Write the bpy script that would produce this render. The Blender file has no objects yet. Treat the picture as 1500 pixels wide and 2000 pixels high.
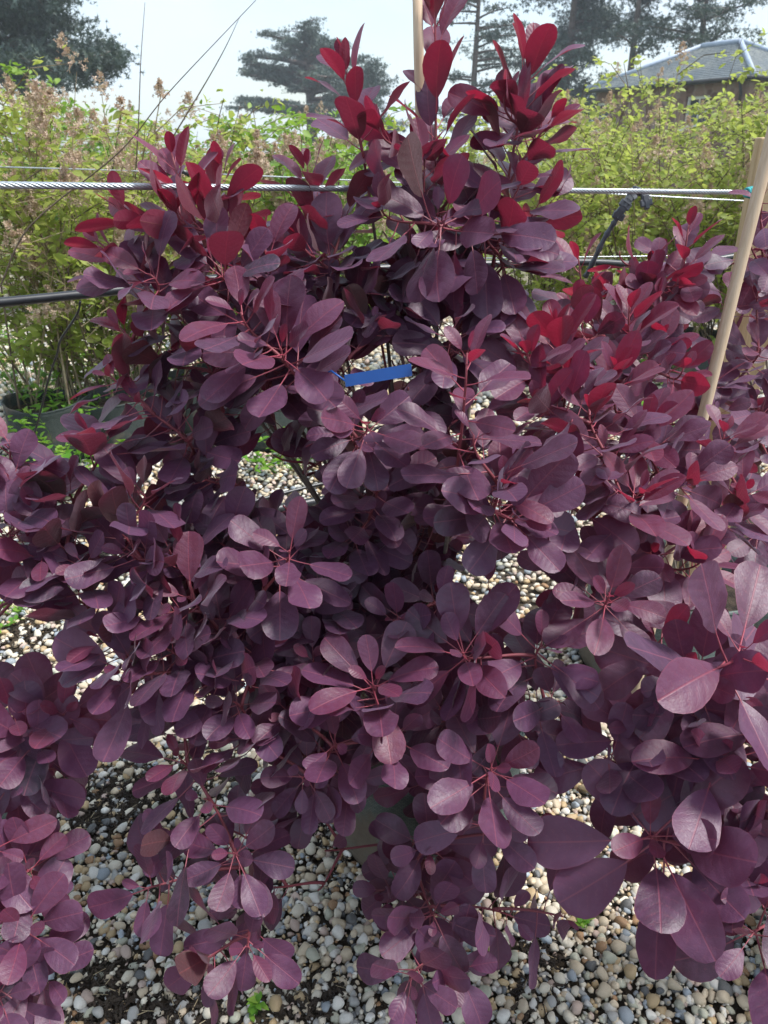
import bpy, math, random
import numpy as np
from mathutils import Vector, Matrix
from mathutils.bvhtree import BVHTree

random.seed(11)
rng = np.random.default_rng(11)
S = bpy.context.scene
COL = S.collection
R = math.radians

# ------------------------------------------------------------------ camera
PITCH = R(25.0)
CAMZ = 1.45
CP, SP = math.cos(PITCH), math.sin(PITCH)
cam = bpy.data.cameras.new('camera')
cam.sensor_fit = 'VERTICAL'
cam.sensor_height = 32.0
cam.lens = 24.0
cam.clip_start = 0.02
cam.clip_end = 3000
cam.dof.use_dof = True
cam.dof.focus_distance = 1.35
cam.dof.aperture_fstop = 9.0
camo = bpy.data.objects.new('camera', cam)
camo.location = (0, 0, CAMZ)
camo.rotation_euler = (math.pi / 2 - PITCH, 0, 0)
COL.objects.link(camo)
S.camera = camo

# ------------------------------------------------------------------ sky and sun
SUN_EL, SUN_AZ = R(60), R(98)      # azimuth from +Y (behind the shrubs) towards +X
w = bpy.data.worlds.new('World')
S.world = w
w.use_nodes = True
nt = w.node_tree
nt.nodes.clear()
out = nt.nodes.new('ShaderNodeOutputWorld')
sky = nt.nodes.new('ShaderNodeTexSky')
sky.sky_type = 'NISHITA'
sky.sun_disc = False
sky.sun_elevation = SUN_EL
sky.sun_rotation = SUN_AZ
sky.air_density = 1.2
sky.dust_density = 2.0
bg1 = nt.nodes.new('ShaderNodeBackground')
bg1.inputs['Strength'].default_value = 0.12
bg2 = nt.nodes.new('ShaderNodeBackground')
bg2.inputs['Color'].default_value = (0.76, 0.89, 1.0, 1)
bg2.inputs['Strength'].default_value = 0.57
tc = nt.nodes.new('ShaderNodeTexCoord')
mp = nt.nodes.new('ShaderNodeMapping')
mp.inputs['Scale'].default_value = (1.0, 1.0, 2.6)
mp.inputs['Location'].default_value = (0.35, 0.1, 0.2)
nz = nt.nodes.new('ShaderNodeTexNoise')
nz.inputs['Scale'].default_value = 2.6
nz.inputs['Detail'].default_value = 6
nz.inputs['Roughness'].default_value = 0.55
rp = nt.nodes.new('ShaderNodeValToRGB')
rp.color_ramp.elements[0].position = 0.40
rp.color_ramp.elements[0].color = (0.35, 0.35, 0.35, 1)
rp.color_ramp.elements[1].position = 0.56
mx = nt.nodes.new('ShaderNodeMixShader')
L = nt.links.new
L(tc.outputs['Generated'], mp.inputs['Vector'])
L(mp.outputs['Vector'], nz.inputs['Vector'])
L(nz.outputs['Fac'], rp.inputs['Fac'])
L(sky.outputs['Color'], bg1.inputs['Color'])
L(rp.outputs['Color'], mx.inputs['Fac'])
L(bg1.outputs['Background'], mx.inputs[1])
L(bg2.outputs['Background'], mx.inputs[2])
L(mx.outputs['Shader'], out.inputs['Surface'])

sun = bpy.data.lights.new('sun', 'SUN')
sun.energy = 2.6
sun.angle = R(12)
sun.color = (1.0, 0.975, 0.94)
suno = bpy.data.objects.new('sun', sun)
sd = Vector((math.sin(SUN_AZ) * math.cos(SUN_EL), math.cos(SUN_AZ) * math.cos(SUN_EL), math.sin(SUN_EL)))
suno.rotation_euler = sd.to_track_quat('Z', 'Y').to_euler()
suno.location = sd * 30
COL.objects.link(suno)

vs = S.view_settings
vs.view_transform = 'Standard'
vs.look = 'None'
vs.gamma = 1.0
vs.exposure = 1.15
vs.use_curve_mapping = False
S.render.engine = 'CYCLES'
S.cycles.use_denoising = True
S.cycles.max_bounces = 8
S.cycles.transparent_max_bounces = 8

# ------------------------------------------------------------------ helpers
def P(px, py, Y):
    """photo pixel (1500 x 2000) at horizontal distance Y in metres"""
    v = (1000.0 - py) / 1500.0
    d = ((px - 750.0) / 1500.0, CP + v * SP, -SP + v * CP)
    t = Y / d[1]
    return Vector((d[0] * t, Y, CAMZ + d[2] * t))

def G(px, py, z=0.0):
    """photo pixel on the ground"""
    v = (1000.0 - py) / 1500.0
    d = ((px - 750.0) / 1500.0, CP + v * SP, -SP + v * CP)
    t = (z - CAMZ) / d[2]
    return Vector((d[0] * t, d[1] * t, z))

def proj(p):
    x, y, z = p[0], p[1], p[2] - CAMZ
    a = y * CP - z * SP
    if a <= 0.02:
        return None
    return 750 + 1500 * x / a, 1000 - 1500 * (y * SP + z * CP) / a, a

def tag(o, label=None, cat=None, group=None, kind=None):
    if label: o['label'] = label
    if cat: o['category'] = cat
    if group: o['group'] = group
    if kind: o['kind'] = kind
    return o

def empty(name, loc, label, cat, group=None):
    o = bpy.data.objects.new(name, None)
    o.empty_display_size = 0.1
    o.location = loc
    COL.objects.link(o)
    return tag(o, label, cat, group)

def link(name, me, parent=None, mat4=None):
    """mat4: world matrix; parents are never rotated or scaled"""
    o = bpy.data.objects.new(name, me)
    COL.objects.link(o)
    m = Matrix(mat4) if mat4 is not None else Matrix.Identity(4)
    if parent is not None:
        o.parent = parent
        q = parent
        off = Vector((0, 0, 0))
        while q is not None:
            off += q.location
            q = q.parent
        m = Matrix.Translation(-off) @ m
    o.matrix_basis = m
    return o

class MB:
    """collects vertices, faces, material indices and point attributes"""
    def __init__(s):
        s.v = []; s.f = []; s.m = []; s.a = {}
    def add(s, verts, faces, mat=0, **attrs):
        o = len(s.v)
        s.v.extend([tuple(p) for p in verts])
        s.f.extend([tuple(i + o for i in f) for f in faces])
        s.m.extend([mat] * len(faces))
        for k in set(list(s.a) + list(attrs)):
            lst = s.a.setdefault(k, [])
            if len(lst) < o:
                lst.extend([0.0] * (o - len(lst)))
            val = attrs.get(k, 0.0)
            if hasattr(val, '__len__'):
                lst.extend(list(val))
            else:
                lst.extend([val] * len(verts))
        return s
    def box(s, c, h, mat=0, rot=None, **at):
        vs_ = []
        for x in (-1, 1):
            for y in (-1, 1):
                for z in (-1, 1):
                    p = Vector((x * h[0], y * h[1], z * h[2]))
                    if rot is not None: p = rot @ p
                    vs_.append(Vector(c) + p)
        return s.add(vs_, [(0, 1, 3, 2), (4, 6, 7, 5), (0, 4, 5, 1), (2, 3, 7, 6), (0, 2, 6, 4), (1, 5, 7, 3)], mat, **at)
    def tube(s, pts, rad, n=6, mat=0, cap=True, **at):
        pts = [Vector(p) for p in pts]
        m = len(pts)
        if not hasattr(rad, '__len__'): rad = [rad] * m
        T0 = (pts[1] - pts[0]).normalized()
        up = Vector((0, 0, 1)) if abs(T0.z) < 0.9 else Vector((1, 0, 0))
        N = T0.cross(up).normalized()
        vs_, fs = [], []
        for i in range(m):
            T = (pts[min(i + 1, m - 1)] - pts[max(i - 1, 0)])
            T = T.normalized() if T.length > 1e-9 else T0
            N = (N - T * N.dot(T)).normalized()
            B = T.cross(N)
            for k in range(n):
                a = 2 * math.pi * k / n
                vs_.append(pts[i] + (N * math.cos(a) + B * math.sin(a)) * rad[i])
        for i in range(m - 1):
            for k in range(n):
                fs.append((i * n + k, i * n + (k + 1) % n, (i + 1) * n + (k + 1) % n, (i + 1) * n + k))
        if cap:
            fs.append(tuple(range(n))[::-1])
            fs.append(tuple((m - 1) * n + k for k in range(n)))
        ex = {}
        for k, val in at.items():
            if hasattr(val, '__len__'):
                ex[k] = [val[i] for i in range(m) for _ in range(n)]
            else:
                ex[k] = val
        return s.add(vs_, fs, mat, **ex)
    def mesh(s, name, mats, smooth=True):
        me = bpy.data.meshes.new(name)
        me.from_pydata(s.v, [], s.f)
        for mt in (mats if isinstance(mats, (list, tuple)) else [mats]):
            me.materials.append(mt)
        me.polygons.foreach_set('material_index', s.m)
        me.polygons.foreach_set('use_smooth', [smooth] * len(s.f))
        for k, lst in s.a.items():
            if len(lst) < len(s.v): lst.extend([0.0] * (len(s.v) - len(lst)))
            a = me.attributes.new(k, 'FLOAT', 'POINT')
            a.data.foreach_set('value', np.array(lst, dtype=np.float32))
        me.update()
        return me
    def obj(s, name, mats, parent=None, smooth=True):
        return link(name, s.mesh(name, mats, smooth), parent)

def bez(p0, p1, p2, p3, n):
    r = []
    for i in range(n + 1):
        t = i / n
        r.append(p0 * (1 - t) ** 3 + p1 * 3 * t * (1 - t) ** 2 + p2 * 3 * t * t * (1 - t) + p3 * t ** 3)
    return r

def catmull(pts, n):
    pts = [Vector(p) for p in pts]
    q = [pts[0] * 2 - pts[1]] + pts + [pts[-1] * 2 - pts[-2]]
    r = []
    for i in range(1, len(q) - 2):
        for k in range(n):
            t = k / n
            a, b, c, d = q[i - 1], q[i], q[i + 1], q[i + 2]
            r.append(0.5 * ((2 * b) + (c - a) * t + (2 * a - 5 * b + 4 * c - d) * t * t + (3 * b - a - 3 * c + d) * t ** 3))
    r.append(pts[-1])
    return r

class Tpl:
    """numpy template: v (n,3), f list of tuples, m face materials, a attributes"""
    def __init__(s, mb):
        s.v = np.array(mb.v, dtype=np.float64)
        s.f = mb.f
        s.m = np.array(mb.m, dtype=np.int32)
        s.a = {k: np.array(x, dtype=np.float32) for k, x in mb.a.items()}
        s.loops = np.array([i for f in mb.f for i in f], dtype=np.int32)
        s.tot = np.array([len(f) for f in mb.f], dtype=np.int32)

def join(name, tpls, inst, mats, smooth=True):
    """inst: list of (template index, 4x4 numpy matrix, {attr: value} or None); one mesh"""
    by = {}
    for k, M, at in inst:
        by.setdefault(k, []).append((M, at))
    V, LO, TO, MI = [], [], [], []
    AT = {}
    off = 0
    keys = set()
    for t in tpls: keys |= set(t.a)
    for k, M, at in inst[:1]:
        if at: keys |= set(at)
    for k, lst in by.items():
        t = tpls[k]
        n = len(lst)
        Ms = np.array([m for m, _ in lst])
        vv = np.einsum('nij,vj->nvi', Ms[:, :3, :3], t.v) + Ms[:, None, :3, 3]
        nv = len(t.v)
        V.append(vv.reshape(-1, 3))
        LO.append((t.loops[None, :] + (off + np.arange(n) * nv)[:, None]).reshape(-1))
        TO.append(np.tile(t.tot, n))
        MI.append(np.tile(t.m, n))
        for key in keys:
            if lst[0][1] and key in lst[0][1]:
                vals = np.repeat(np.array([a[key] for _, a in lst], dtype=np.float32), nv, axis=0)
            else:
                base = t.a.get(key, np.zeros(nv, dtype=np.float32))
                vals = np.tile(base, n)
            AT.setdefault(key, []).append(vals)
        off += n * nv
    V = np.concatenate(V); LO = np.concatenate(LO); TO = np.concatenate(TO); MI = np.concatenate(MI)
    me = bpy.data.meshes.new(name)
    me.vertices.add(len(V)); me.loops.add(len(LO)); me.polygons.add(len(TO))
    me.vertices.foreach_set('co', V.astype(np.float32).ravel())
    me.loops.foreach_set('vertex_index', LO.astype(np.int32))
    st = np.concatenate([[0], np.cumsum(TO)[:-1]]).astype(np.int32)
    me.polygons.foreach_set('loop_start', st)
    me.polygons.foreach_set('material_index', MI.astype(np.int32))
    me.polygons.foreach_set('use_smooth', np.full(len(TO), smooth))
    for mt in (mats if isinstance(mats, (list, tuple)) else [mats]):
        me.materials.append(mt)
    for key, lst in AT.items():
        a = np.concatenate(lst)
        if a.ndim == 2:
            at = me.attributes.new(key, 'FLOAT_COLOR', 'POINT')
            at.data.foreach_set('color', a.astype(np.float32).ravel())
        else:
            at = me.attributes.new(key, 'FLOAT', 'POINT')
            at.data.foreach_set('value', a.astype(np.float32))
    me.update(calc_edges=True)
    me.validate()
    return me

# ------------------------------------------------------------------ materials
class NT:
    def __init__(s, name):
        s.m = bpy.data.materials.new(name)
        s.m.use_nodes = True
        s.t = s.m.node_tree
        s.t.nodes.clear()
        s.out = s.t.nodes.new('ShaderNodeOutputMaterial')
    def n(s, kind, **kw):
        nd = s.t.nodes.new('ShaderNode' + kind)
        for k, v in kw.items(): setattr(nd, k, v)
        return nd
    def set(s, sock, v):
        if hasattr(v, 'is_linked') or hasattr(v, 'links'):
            s.t.links.new(v, sock)
        else:
            if isinstance(v, (tuple, list)) and len(v) == 3 and sock.type == 'RGBA': v = (*v, 1)
            sock.default_value = v
    def math(s, op, a, b=0.0, c=None, clamp=False):
        nd = s.n('Math', operation=op, use_clamp=clamp)
        s.set(nd.inputs[0], a); s.set(nd.inputs[1], b)
        if c is not None: s.set(nd.inputs[2], c)
        return nd.outputs[0]
    def mix(s, f, a, b, blend='MIX'):
        nd = s.n('Mix', data_type='RGBA', blend_type=blend)
        s.set(nd.inputs[0], f); s.set(nd.inputs[6], a); s.set(nd.inputs[7], b)
        return nd.outputs[2]
    def ramp(s, f, stops):
        nd = s.n('ValToRGB')
        cr = nd.color_ramp
        while len(cr.elements) < len(stops): cr.elements.new(0.5)
        for e, (p, c) in zip(cr.elements, stops):
            e.position = p
            e.color = (*c, 1) if len(c) == 3 else c
        s.set(nd.inputs[0], f)
        return nd.outputs[0]
    def smooth(s, x, lo, hi, a=0.0, b=1.0):
        nd = s.n('MapRange', interpolation_type='SMOOTHSTEP')
        s.set(nd.inputs[0], x); s.set(nd.inputs[1], lo); s.set(nd.inputs[2], hi)
        s.set(nd.inputs[3], a); s.set(nd.inputs[4], b)
        return nd.outputs[0]
    def noise(s, scale, detail=4, rough=0.55, vec=None, out=0):
        nd = s.n('TexNoise')
        nd.inputs['Scale'].default_value = scale
        nd.inputs['Detail'].default_value = detail
        nd.inputs['Roughness'].default_value = rough
        s.set(nd.inputs['Vector'], vec if vec is not None else s.obco())
        return nd.outputs[out]
    def obco(s):
        if not hasattr(s, '_oc'): s._oc = s.n('TexCoord').outputs['Object']
        return s._oc
    def attr(s, name, out='Fac'):
        nd = s.n('Attribute', attribute_name=name)
        return nd.outputs[out]
    def bump(s, h, strength=0.5, dist=0.01):
        nd = s.n('Bump')
        nd.inputs['Strength'].default_value = strength
        nd.inputs['Distance'].default_value = dist
        s.set(nd.inputs['Height'], h)
        return nd.outputs[0]
    def pbr(s, col, rough=0.6, normal=None, spec=0.5, metal=0.0, **kw):
        nd = s.n('BsdfPrincipled')
        s.set(nd.inputs['Base Color'], col)
        s.set(nd.inputs['Roughness'], rough)
        nd.inputs['Specular IOR Level'].default_value = spec
        nd.inputs['Metallic'].default_value = metal
        if normal is not None: s.set(nd.inputs['Normal'], normal)
        for k, v in kw.items(): s.set(nd.inputs[k.replace('_', ' ')], v)
        return nd.outputs[0]
    def done(s, sh):
        s.t.links.new(sh, s.out.inputs['Surface'])
        return s.m

def mat_leaf():
    n = NT('smokebush_leaf')
    x, t, u = n.attr('lx'), n.attr('lt'), n.attr('lu')
    age = n.attr('age')
    oi = n.n('ObjectInfo')
    rnd = n.math('FRACT', n.math('ADD', n.attr('rnd'), oi.outputs['Random']))
    va = n.n('VectorMath', operation='ADD'); n.set(va.inputs[0], n.n('TexCoord').outputs['Object']); n.set(va.inputs[1], n.math('MULTIPLY', rnd, 37.0)); n._oc = va.outputs[0]
    ax = n.math('ABSOLUTE', x)
    # veins in blade coordinates
    mid = n.smooth(ax, 0.004, 0.015, 1, 0)
    s_ = n.math('MULTIPLY', n.math('SUBTRACT', t, n.math('MULTIPLY', n.math('POWER', ax, 1.15), 0.80)), 7.6)
    s_ = n.math('ADD', s_, n.math('MULTIPLY', n.math('SUBTRACT', n.noise(28.0, 2, 0.5), 0.5), 1.1))
    s_ = n.math('ADD', s_, n.math('MULTIPLY', rnd, 0.7))
    fr = n.math('ABSOLUTE', n.math('SUBTRACT', n.math('FRACT', s_), 0.5))    # 0.5 on a vein
    lat = n.smooth(fr, 0.44, 0.5, 0, 1)
    lat = n.math('MULTIPLY', lat, n.smooth(n.math('ABSOLUTE', u), 0.55, 0.95, 1, 0))
    edge = n.smooth(n.math('ABSOLUTE', u), 0.93, 1.0)
    # base colours
    big = n.noise(7.0, 3, 0.5)
    matu = n.mix(rnd, (0.050, 0.018, 0.048), (0.108, 0.036, 0.092))
    matu = n.mix(n.smooth(rnd, 0.74, 1.0), matu, (0.030, 0.018, 0.036))
    young = n.mix(rnd, (0.145, 0.018, 0.045), (0.105, 0.022, 0.062))
    top = n.mix(age, young, matu)
    top = n.mix(n.math('MULTIPLY', n.smooth(big, 0.35, 0.75), 0.35), top, (0.140, 0.056, 0.122))
    veinc = n.mix(age, (0.28, 0.045, 0.075), (0.23, 0.062, 0.10))
    vm = n.math('MAXIMUM', n.math('MULTIPLY', mid, 0.62), n.math('MULTIPLY', lat, 0.36))
    vm = n.math('MAXIMUM', vm, n.math('MULTIPLY', edge, 0.30))
    top = n.mix(vm, top, veinc)
    fine = n.noise(160.0, 3, 0.6)
    top = n.mix(n.smooth(fine, 0.68, 0.80, 0, 0.25), top, (0.14, 0.07, 0.09))
    und = n.mix(age, (0.14, 0.020, 0.045), n.mix(rnd, (0.072, 0.030, 0.036), (0.058, 0.038, 0.030)))
    und = n.mix(vm, und, (0.20, 0.06, 0.06))
    geo = n.n('NewGeometry')
    col = n.mix(geo.outputs['Backfacing'], top, und)
    pil = n.math('MULTIPLY', n.math('SUBTRACT', 0.5, fr), 2.0)
    h = n.math('SUBTRACT', n.math('MULTIPLY', n.math('POWER', n.math('ABSOLUTE', pil), 0.6), 0.8), n.math('MULTIPLY', mid, 0.9))
    h = n.math('ADD', h, n.math('MULTIPLY', n.noise(45.0, 2, 0.5), 1.1))
    nb = n.bump(h, 0.30, 0.0009)
    rough = n.math('ADD', n.math('MULTIPLY', n.noise(25.0, 3), 0.24), 0.36)
    a = n.pbr(col, rough, nb, spec=0.55, Sheen_Weight=0.16, Sheen_Roughness=0.45, Sheen_Tint=(0.80, 0.80, 1.0, 1.0))
    tr = n.n('BsdfTranslucent')
    n.set(tr.inputs['Color'], n.mix(age, (0.50, 0.020, 0.060), (0.34, 0.024, 0.07)))
    n.set(tr.inputs['Normal'], nb)
    mxs = n.n('MixShader')
    n.set(mxs.inputs[0], n.math('SUBTRACT', 0.30, n.math('MULTIPLY', age, 0.10)))
    n.t.links.new(a, mxs.inputs[1]); n.t.links.new(tr.outputs[0], mxs.inputs[2])
    return n.done(mxs.outputs[0])

def mat_simple(name, c1, c2, scale=8, rough=0.7, bump=0.3, bd=0.003, spec=0.4, metal=0.0, stretch=None):
    n = NT(name)
    vec = None
    if stretch:
        mpn = n.n('Mapping')
        mpn.inputs['Scale'].default_value = stretch
        n.set(mpn.inputs['Vector'], n.obco())
        vec = mpn.outputs[0]
    f = n.noise(scale, 5, 0.6, vec)
    col = n.mix(n.smooth(f, 0.3, 0.7), c1, c2)
    nb = n.bump(n.noise(scale * 5, 4, 0.6, vec), bump, bd)
    return n.done(n.pbr(col, rough, nb, spec=spec, metal=metal))

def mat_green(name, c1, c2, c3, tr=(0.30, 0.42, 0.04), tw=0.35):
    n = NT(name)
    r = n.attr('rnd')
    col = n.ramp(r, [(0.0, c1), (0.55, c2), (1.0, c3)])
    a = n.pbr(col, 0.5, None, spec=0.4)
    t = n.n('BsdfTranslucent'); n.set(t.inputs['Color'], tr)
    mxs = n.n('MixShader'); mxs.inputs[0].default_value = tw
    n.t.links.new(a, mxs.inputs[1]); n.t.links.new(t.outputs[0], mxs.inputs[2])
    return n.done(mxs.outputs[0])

def mat_stem():
    n = NT('smokebush_stem')
    y = n.attr('young')
    f = n.noise(40, 4)
    bark = n.mix(n.smooth(f, 0.35, 0.65), (0.16, 0.125, 0.10), (0.30, 0.26, 0.225))
    col = n.mix(n.smooth(y, 0.35, 0.75), bark, (0.21, 0.045, 0.06))
    return n.done(n.pbr(col, 0.55, n.bump(f, 0.5, 0.001), spec=0.4))

def mat_petiole():
    n = NT('leaf_stalk')
    col = n.mix(n.attr('age'), (0.34, 0.05, 0.08), (0.25, 0.06, 0.085))
    return n.done(n.pbr(col, 0.45))

def mat_pebble():
    n = NT('river_pebble')
    c = n.attr('pcol', 'Color')
    f = n.noise(70, 5, 0.65)
    f2 = n.noise(420, 3, 0.6)
    col = n.mix(n.smooth(f, 0.35, 0.7), n.mix(0.35, c, (0.10, 0.08, 0.06)), c)
    col = n.mix(n.smooth(f2, 0.55, 0.75, 0, 0.45), col, (0.62, 0.58, 0.50))
    return n.done(n.pbr(col, 0.62, n.bump(f2, 0.35, 0.0006), spec=0.35))

def mat_ground():
    n = NT('gravel_ground')
    co = n.obco()
    vor = n.n('TexVoronoi', feature='F1')
    vor.inputs['Scale'].default_value = 30
    n.set(vor.inputs['Vector'], co)
    vd = vor.outputs['Distance']
    pal = n.ramp(n.n('SeparateColor').outputs[0], [(0, (0.2, 0.2, 0.2)), (1, (0.5, 0.5, 0.5))])
    sepn = [x for x in n.t.nodes if x.bl_idname == 'ShaderNodeSeparateColor'][0]
    n.set(sepn.inputs[0], vor.outputs['Color'])
    st = n.ramp(sepn.outputs[0], [(0.0, (0.24, 0.22, 0.20)), (0.3, (0.42, 0.36, 0.27)), (0.6, (0.52, 0.46, 0.36)), (1.0, (0.36, 0.34, 0.31))])
    stone = n.mix(n.smooth(vd, 0.35, 0.62), st, (0.10, 0.075, 0.05))
    soil = n.mix(n.noise(60, 5, 0.7), (0.03, 0.023, 0.016), (0.12, 0.092, 0.065))
    grass = n.mix(n.noise(3, 5), (0.06, 0.09, 0.02), (0.16, 0.17, 0.06))
    sx = n.n('SeparateXYZ'); n.set(sx.inputs[0], co)
    near = n.smooth(sx.outputs[1], 5.0, 7.5)
    far = n.smooth(sx.outputs[1], 9.5, 12.0)
    col = n.mix(near, soil, stone)
    col = n.mix(far, col, grass)
    h = n.math('ADD', n.math('MULTIPLY', vd, -1.0), n.math('MULTIPLY', n.noise(90, 5, 0.7), 1.2))
    return n.done(n.pbr(col, 0.85, n.bump(h, 0.8, 0.012), spec=0.25))

def mat_bag(name='woven_bag', k=1.0):
    n = NT(name)
    co = n.obco()
    wv = n.n('TexWave', wave_type='BANDS', bands_direction='Z')
    wv.inputs['Scale'].default_value = 95
    wv.inputs['Distortion'].default_value = 0.6
    n.set(wv.inputs['Vector'], co)
    wv2 = n.n('TexBrick')
    wv2.inputs['Scale'].default_value = 55
    wv2.inputs['Color1'].default_value = (0.105 * k, 0.13 * k, 0.12 * k, 1)
    wv2.inputs['Color2'].default_value = (0.155 * k, 0.185 * k, 0.17 * k, 1)
    wv2.inputs['Mortar'].default_value = (0.05 * k, 0.075 * k, 0.075 * k, 1)
    wv2.inputs['Mortar Size'].default_value = 0.02
    sx = n.n('SeparateXYZ'); n.set(sx.inputs[0], co)
    cb = n.n('CombineXYZ')
    n.set(cb.inputs[0], n.math('MULTIPLY', n.math('ARCTAN2', sx.outputs[1], sx.outputs[0]), 0.24))
    n.set(cb.inputs[1], sx.outputs[2])
    n.set(wv2.inputs['Vector'], cb.outputs[0])
    mud = n.smooth(n.math('SUBTRACT', n.math('ADD', n.noise(6, 5, 0.6), n.math('MULTIPLY', sx.outputs[0], -0.9)), n.math('MULTIPLY', sx.outputs[2], 0.7)), 0.42, 0.58)
    mudc = n.mix(n.noise(50, 5, 0.7), (0.085, 0.068, 0.052), (0.19, 0.155, 0.12))
    col = n.mix(mud, wv2.outputs['Color'], mudc)
    h = n.math('ADD', wv.outputs['Fac'], n.noise(40, 5, 0.7))
    return n.done(n.pbr(col, 0.7, n.bump(h, 0.35, 0.003), spec=0.3))

def mat_roof():
    n = NT('slate_roof')
    f = n.noise(0.8, 5, 0.6); g = n.noise(6, 4, 0.7)
    c = n.mix(n.smooth(f, 0.3, 0.7), (0.16, 0.19, 0.21), (0.28, 0.29, 0.27))
    c = n.mix(n.smooth(g, 0.4, 0.7), c, (0.11, 0.125, 0.14))
    return n.done(n.pbr(c, 0.55, n.bump(g, 0.4, 0.02), spec=0.4))

def mat_stone():
    n = NT('rubble_stone')
    co = n.obco()
    vor = n.n('TexVoronoi', feature='F1'); vor.inputs['Scale'].default_value = 2.6
    n.set(vor.inputs['Vector'], co)
    sp = n.n('SeparateColor'); n.set(sp.inputs[0], vor.outputs['Color'])
    c = n.ramp(sp.outputs[0], [(0, (0.13, 0.07, 0.055)), (0.5, (0.21, 0.125, 0.10)), (1, (0.28, 0.185, 0.15))])
    c = n.mix(n.smooth(vor.outputs['Distance'], 0.48, 0.70), c, (0.27, 0.20, 0.17))
    return n.done(n.pbr(c, 0.85, n.bump(vor.outputs['Distance'], 0.6, -0.05), spec=0.2))

M_LEAF, M_STEM, M_PET = mat_leaf(), mat_stem(), mat_petiole()
M_PEB, M_GROUND, M_BAG = mat_pebble(), mat_ground(), mat_bag()
M_BAG2 = mat_bag('dark_woven_bag', .38)
M_ROOF, M_STONE = mat_roof(), mat_stone()
M_SOIL = mat_simple('compost', (0.018, 0.012, 0.009), (0.07, 0.05, 0.035), 40, 0.95, 0.9, 0.01)
M_WOOD = mat_simple('pale_wood', (0.52, 0.38, 0.25), (0.62, 0.48, 0.34), 6, 0.6, 0.25, 0.001, stretch=(30, 30, 1.5))
M_POST = mat_simple('sawn_timber', (0.42, 0.29, 0.15), (0.55, 0.40, 0.24), 5, 0.7, 0.4, 0.002, stretch=(25, 25, 1.2))
M_STEEL = mat_simple('galvanised_steel', (0.42, 0.46, 0.49), (0.56, 0.59, 0.61), 60, 0.38, 0.1, 0.0005, metal=0.75)
M_PIPE = mat_simple('black_plastic', (0.012, 0.013, 0.016), (0.022, 0.023, 0.027), 20, 0.38, 0.1, 0.0006, spec=0.6)
M_RUB = mat_simple('grey_rubber', (0.045, 0.05, 0.06), (0.075, 0.08, 0.095), 60, 0.45, 0.2, 0.0008, spec=0.6)
M_BLUE = mat_simple('blue_plastic', (0.012, 0.075, 0.30), (0.016, 0.09, 0.34), 30, 0.35, 0.05, 0.0005)
M_TEAL = mat_simple('teal_string', (0.03, 0.30, 0.32), (0.06, 0.42, 0.42), 90, 0.7, 0.3, 0.0008)
M_INK = mat_simple('dark_ink', (0.004, 0.012, 0.05), (0.006, 0.016, 0.06), 90, 0.6, 0.0, 0.0001)
M_STRAW = mat_simple('dry_stem', (0.24, 0.175, 0.10), (0.42, 0.34, 0.21), 20, 0.75, 0.2, 0.001)
M_TWIG = mat_simple('brown_twig', (0.085, 0.06, 0.04), (0.17, 0.12, 0.08), 20, 0.75, 0.2, 0.001)
M_BARK = mat_simple('conifer_bark', (0.07, 0.052, 0.045), (0.15, 0.115, 0.10), 3, 0.9, 0.6, 0.04)
M_NEEDLE = mat_green('conifer_needles', (0.036, 0.062, 0.058), (0.062, 0.094, 0.080), (0.095, 0.124, 0.092), (0.05, 0.09, 0.03), 0.12)
M_LIME = mat_green('lime_leaf', (0.13, 0.20, 0.03), (0.24, 0.31, 0.055), (0.38, 0.40, 0.11), (0.48, 0.55, 0.12), 0.5)
M_GREEN = mat_green('fresh_green_leaf', (0.07, 0.155, 0.02), (0.13, 0.25, 0.035), (0.23, 0.33, 0.06), (0.28, 0.46, 0.05), 0.38)
M_WEED = mat_green('weed_leaf', (0.07, 0.20, 0.02), (0.13, 0.30, 0.03), (0.24, 0.36, 0.06), (0.30, 0.50, 0.05), 0.38)
M_FLUFF = mat_green('seed_head', (0.40, 0.27, 0.20), (0.52, 0.38, 0.28), (0.58, 0.48, 0.34), (0.5, 0.36, 0.24), 0.3)
M_DARKMETAL = mat_simple('black_iron', (0.015, 0.015, 0.016), (0.03, 0.03, 0.03), 8, 0.5, 0.1, 0.002)
M_WHITE = mat_simple('white_paint', (0.72, 0.72, 0.70), (0.80, 0.80, 0.78), 5, 0.5, 0.1, 0.002)
M_LEAD = mat_simple('lead_ridge', (0.30, 0.36, 0.45), (0.38, 0.44, 0.53), 4, 0.5, 0.1, 0.004)
nn = NT('window_glass'); M_GLASS = nn.done(nn.pbr((0.02, 0.024, 0.028), 0.08, None, spec=0.6))

# ------------------------------------------------------------------ ground sheet
gx = np.concatenate([np.linspace(-900, -12, 10), np.linspace(-8, 8, 65), np.linspace(12, 900, 10)])
gy = np.concatenate([np.linspace(-300, -2, 6), np.linspace(0, 9, 60), np.linspace(12, 60, 16), np.linspace(90, 1500, 8)])
gm = MB()
gv = []
for y in gy:
    for x in gx:
        z = 0.0
        if abs(x) < 8 and 0 < y < 9:
            z = -0.012 + 0.010 * math.sin(x * 5.1 + 1.3 * math.sin(y * 3.7)) * math.cos(y * 4.3 + x)
        gv.append((x, y, z))
nx = len(gx)
gf = [(j * nx + i, j * nx + i + 1, (j + 1) * nx + i + 1, (j + 1) * nx + i) for j in range(len(gy) - 1) for i in range(nx - 1)]
gm.add(gv, gf)
ground = gm.obj('ground', M_GROUND)
tag(ground, 'gravel and dark soil ground under the shrubs', 'ground', kind='structure')

# ------------------------------------------------------------------ far setting: house and conifers
def place_dir(px, Y):
    """X of a far thing standing near the horizon line"""
    return P(px, 230, Y).x

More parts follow.
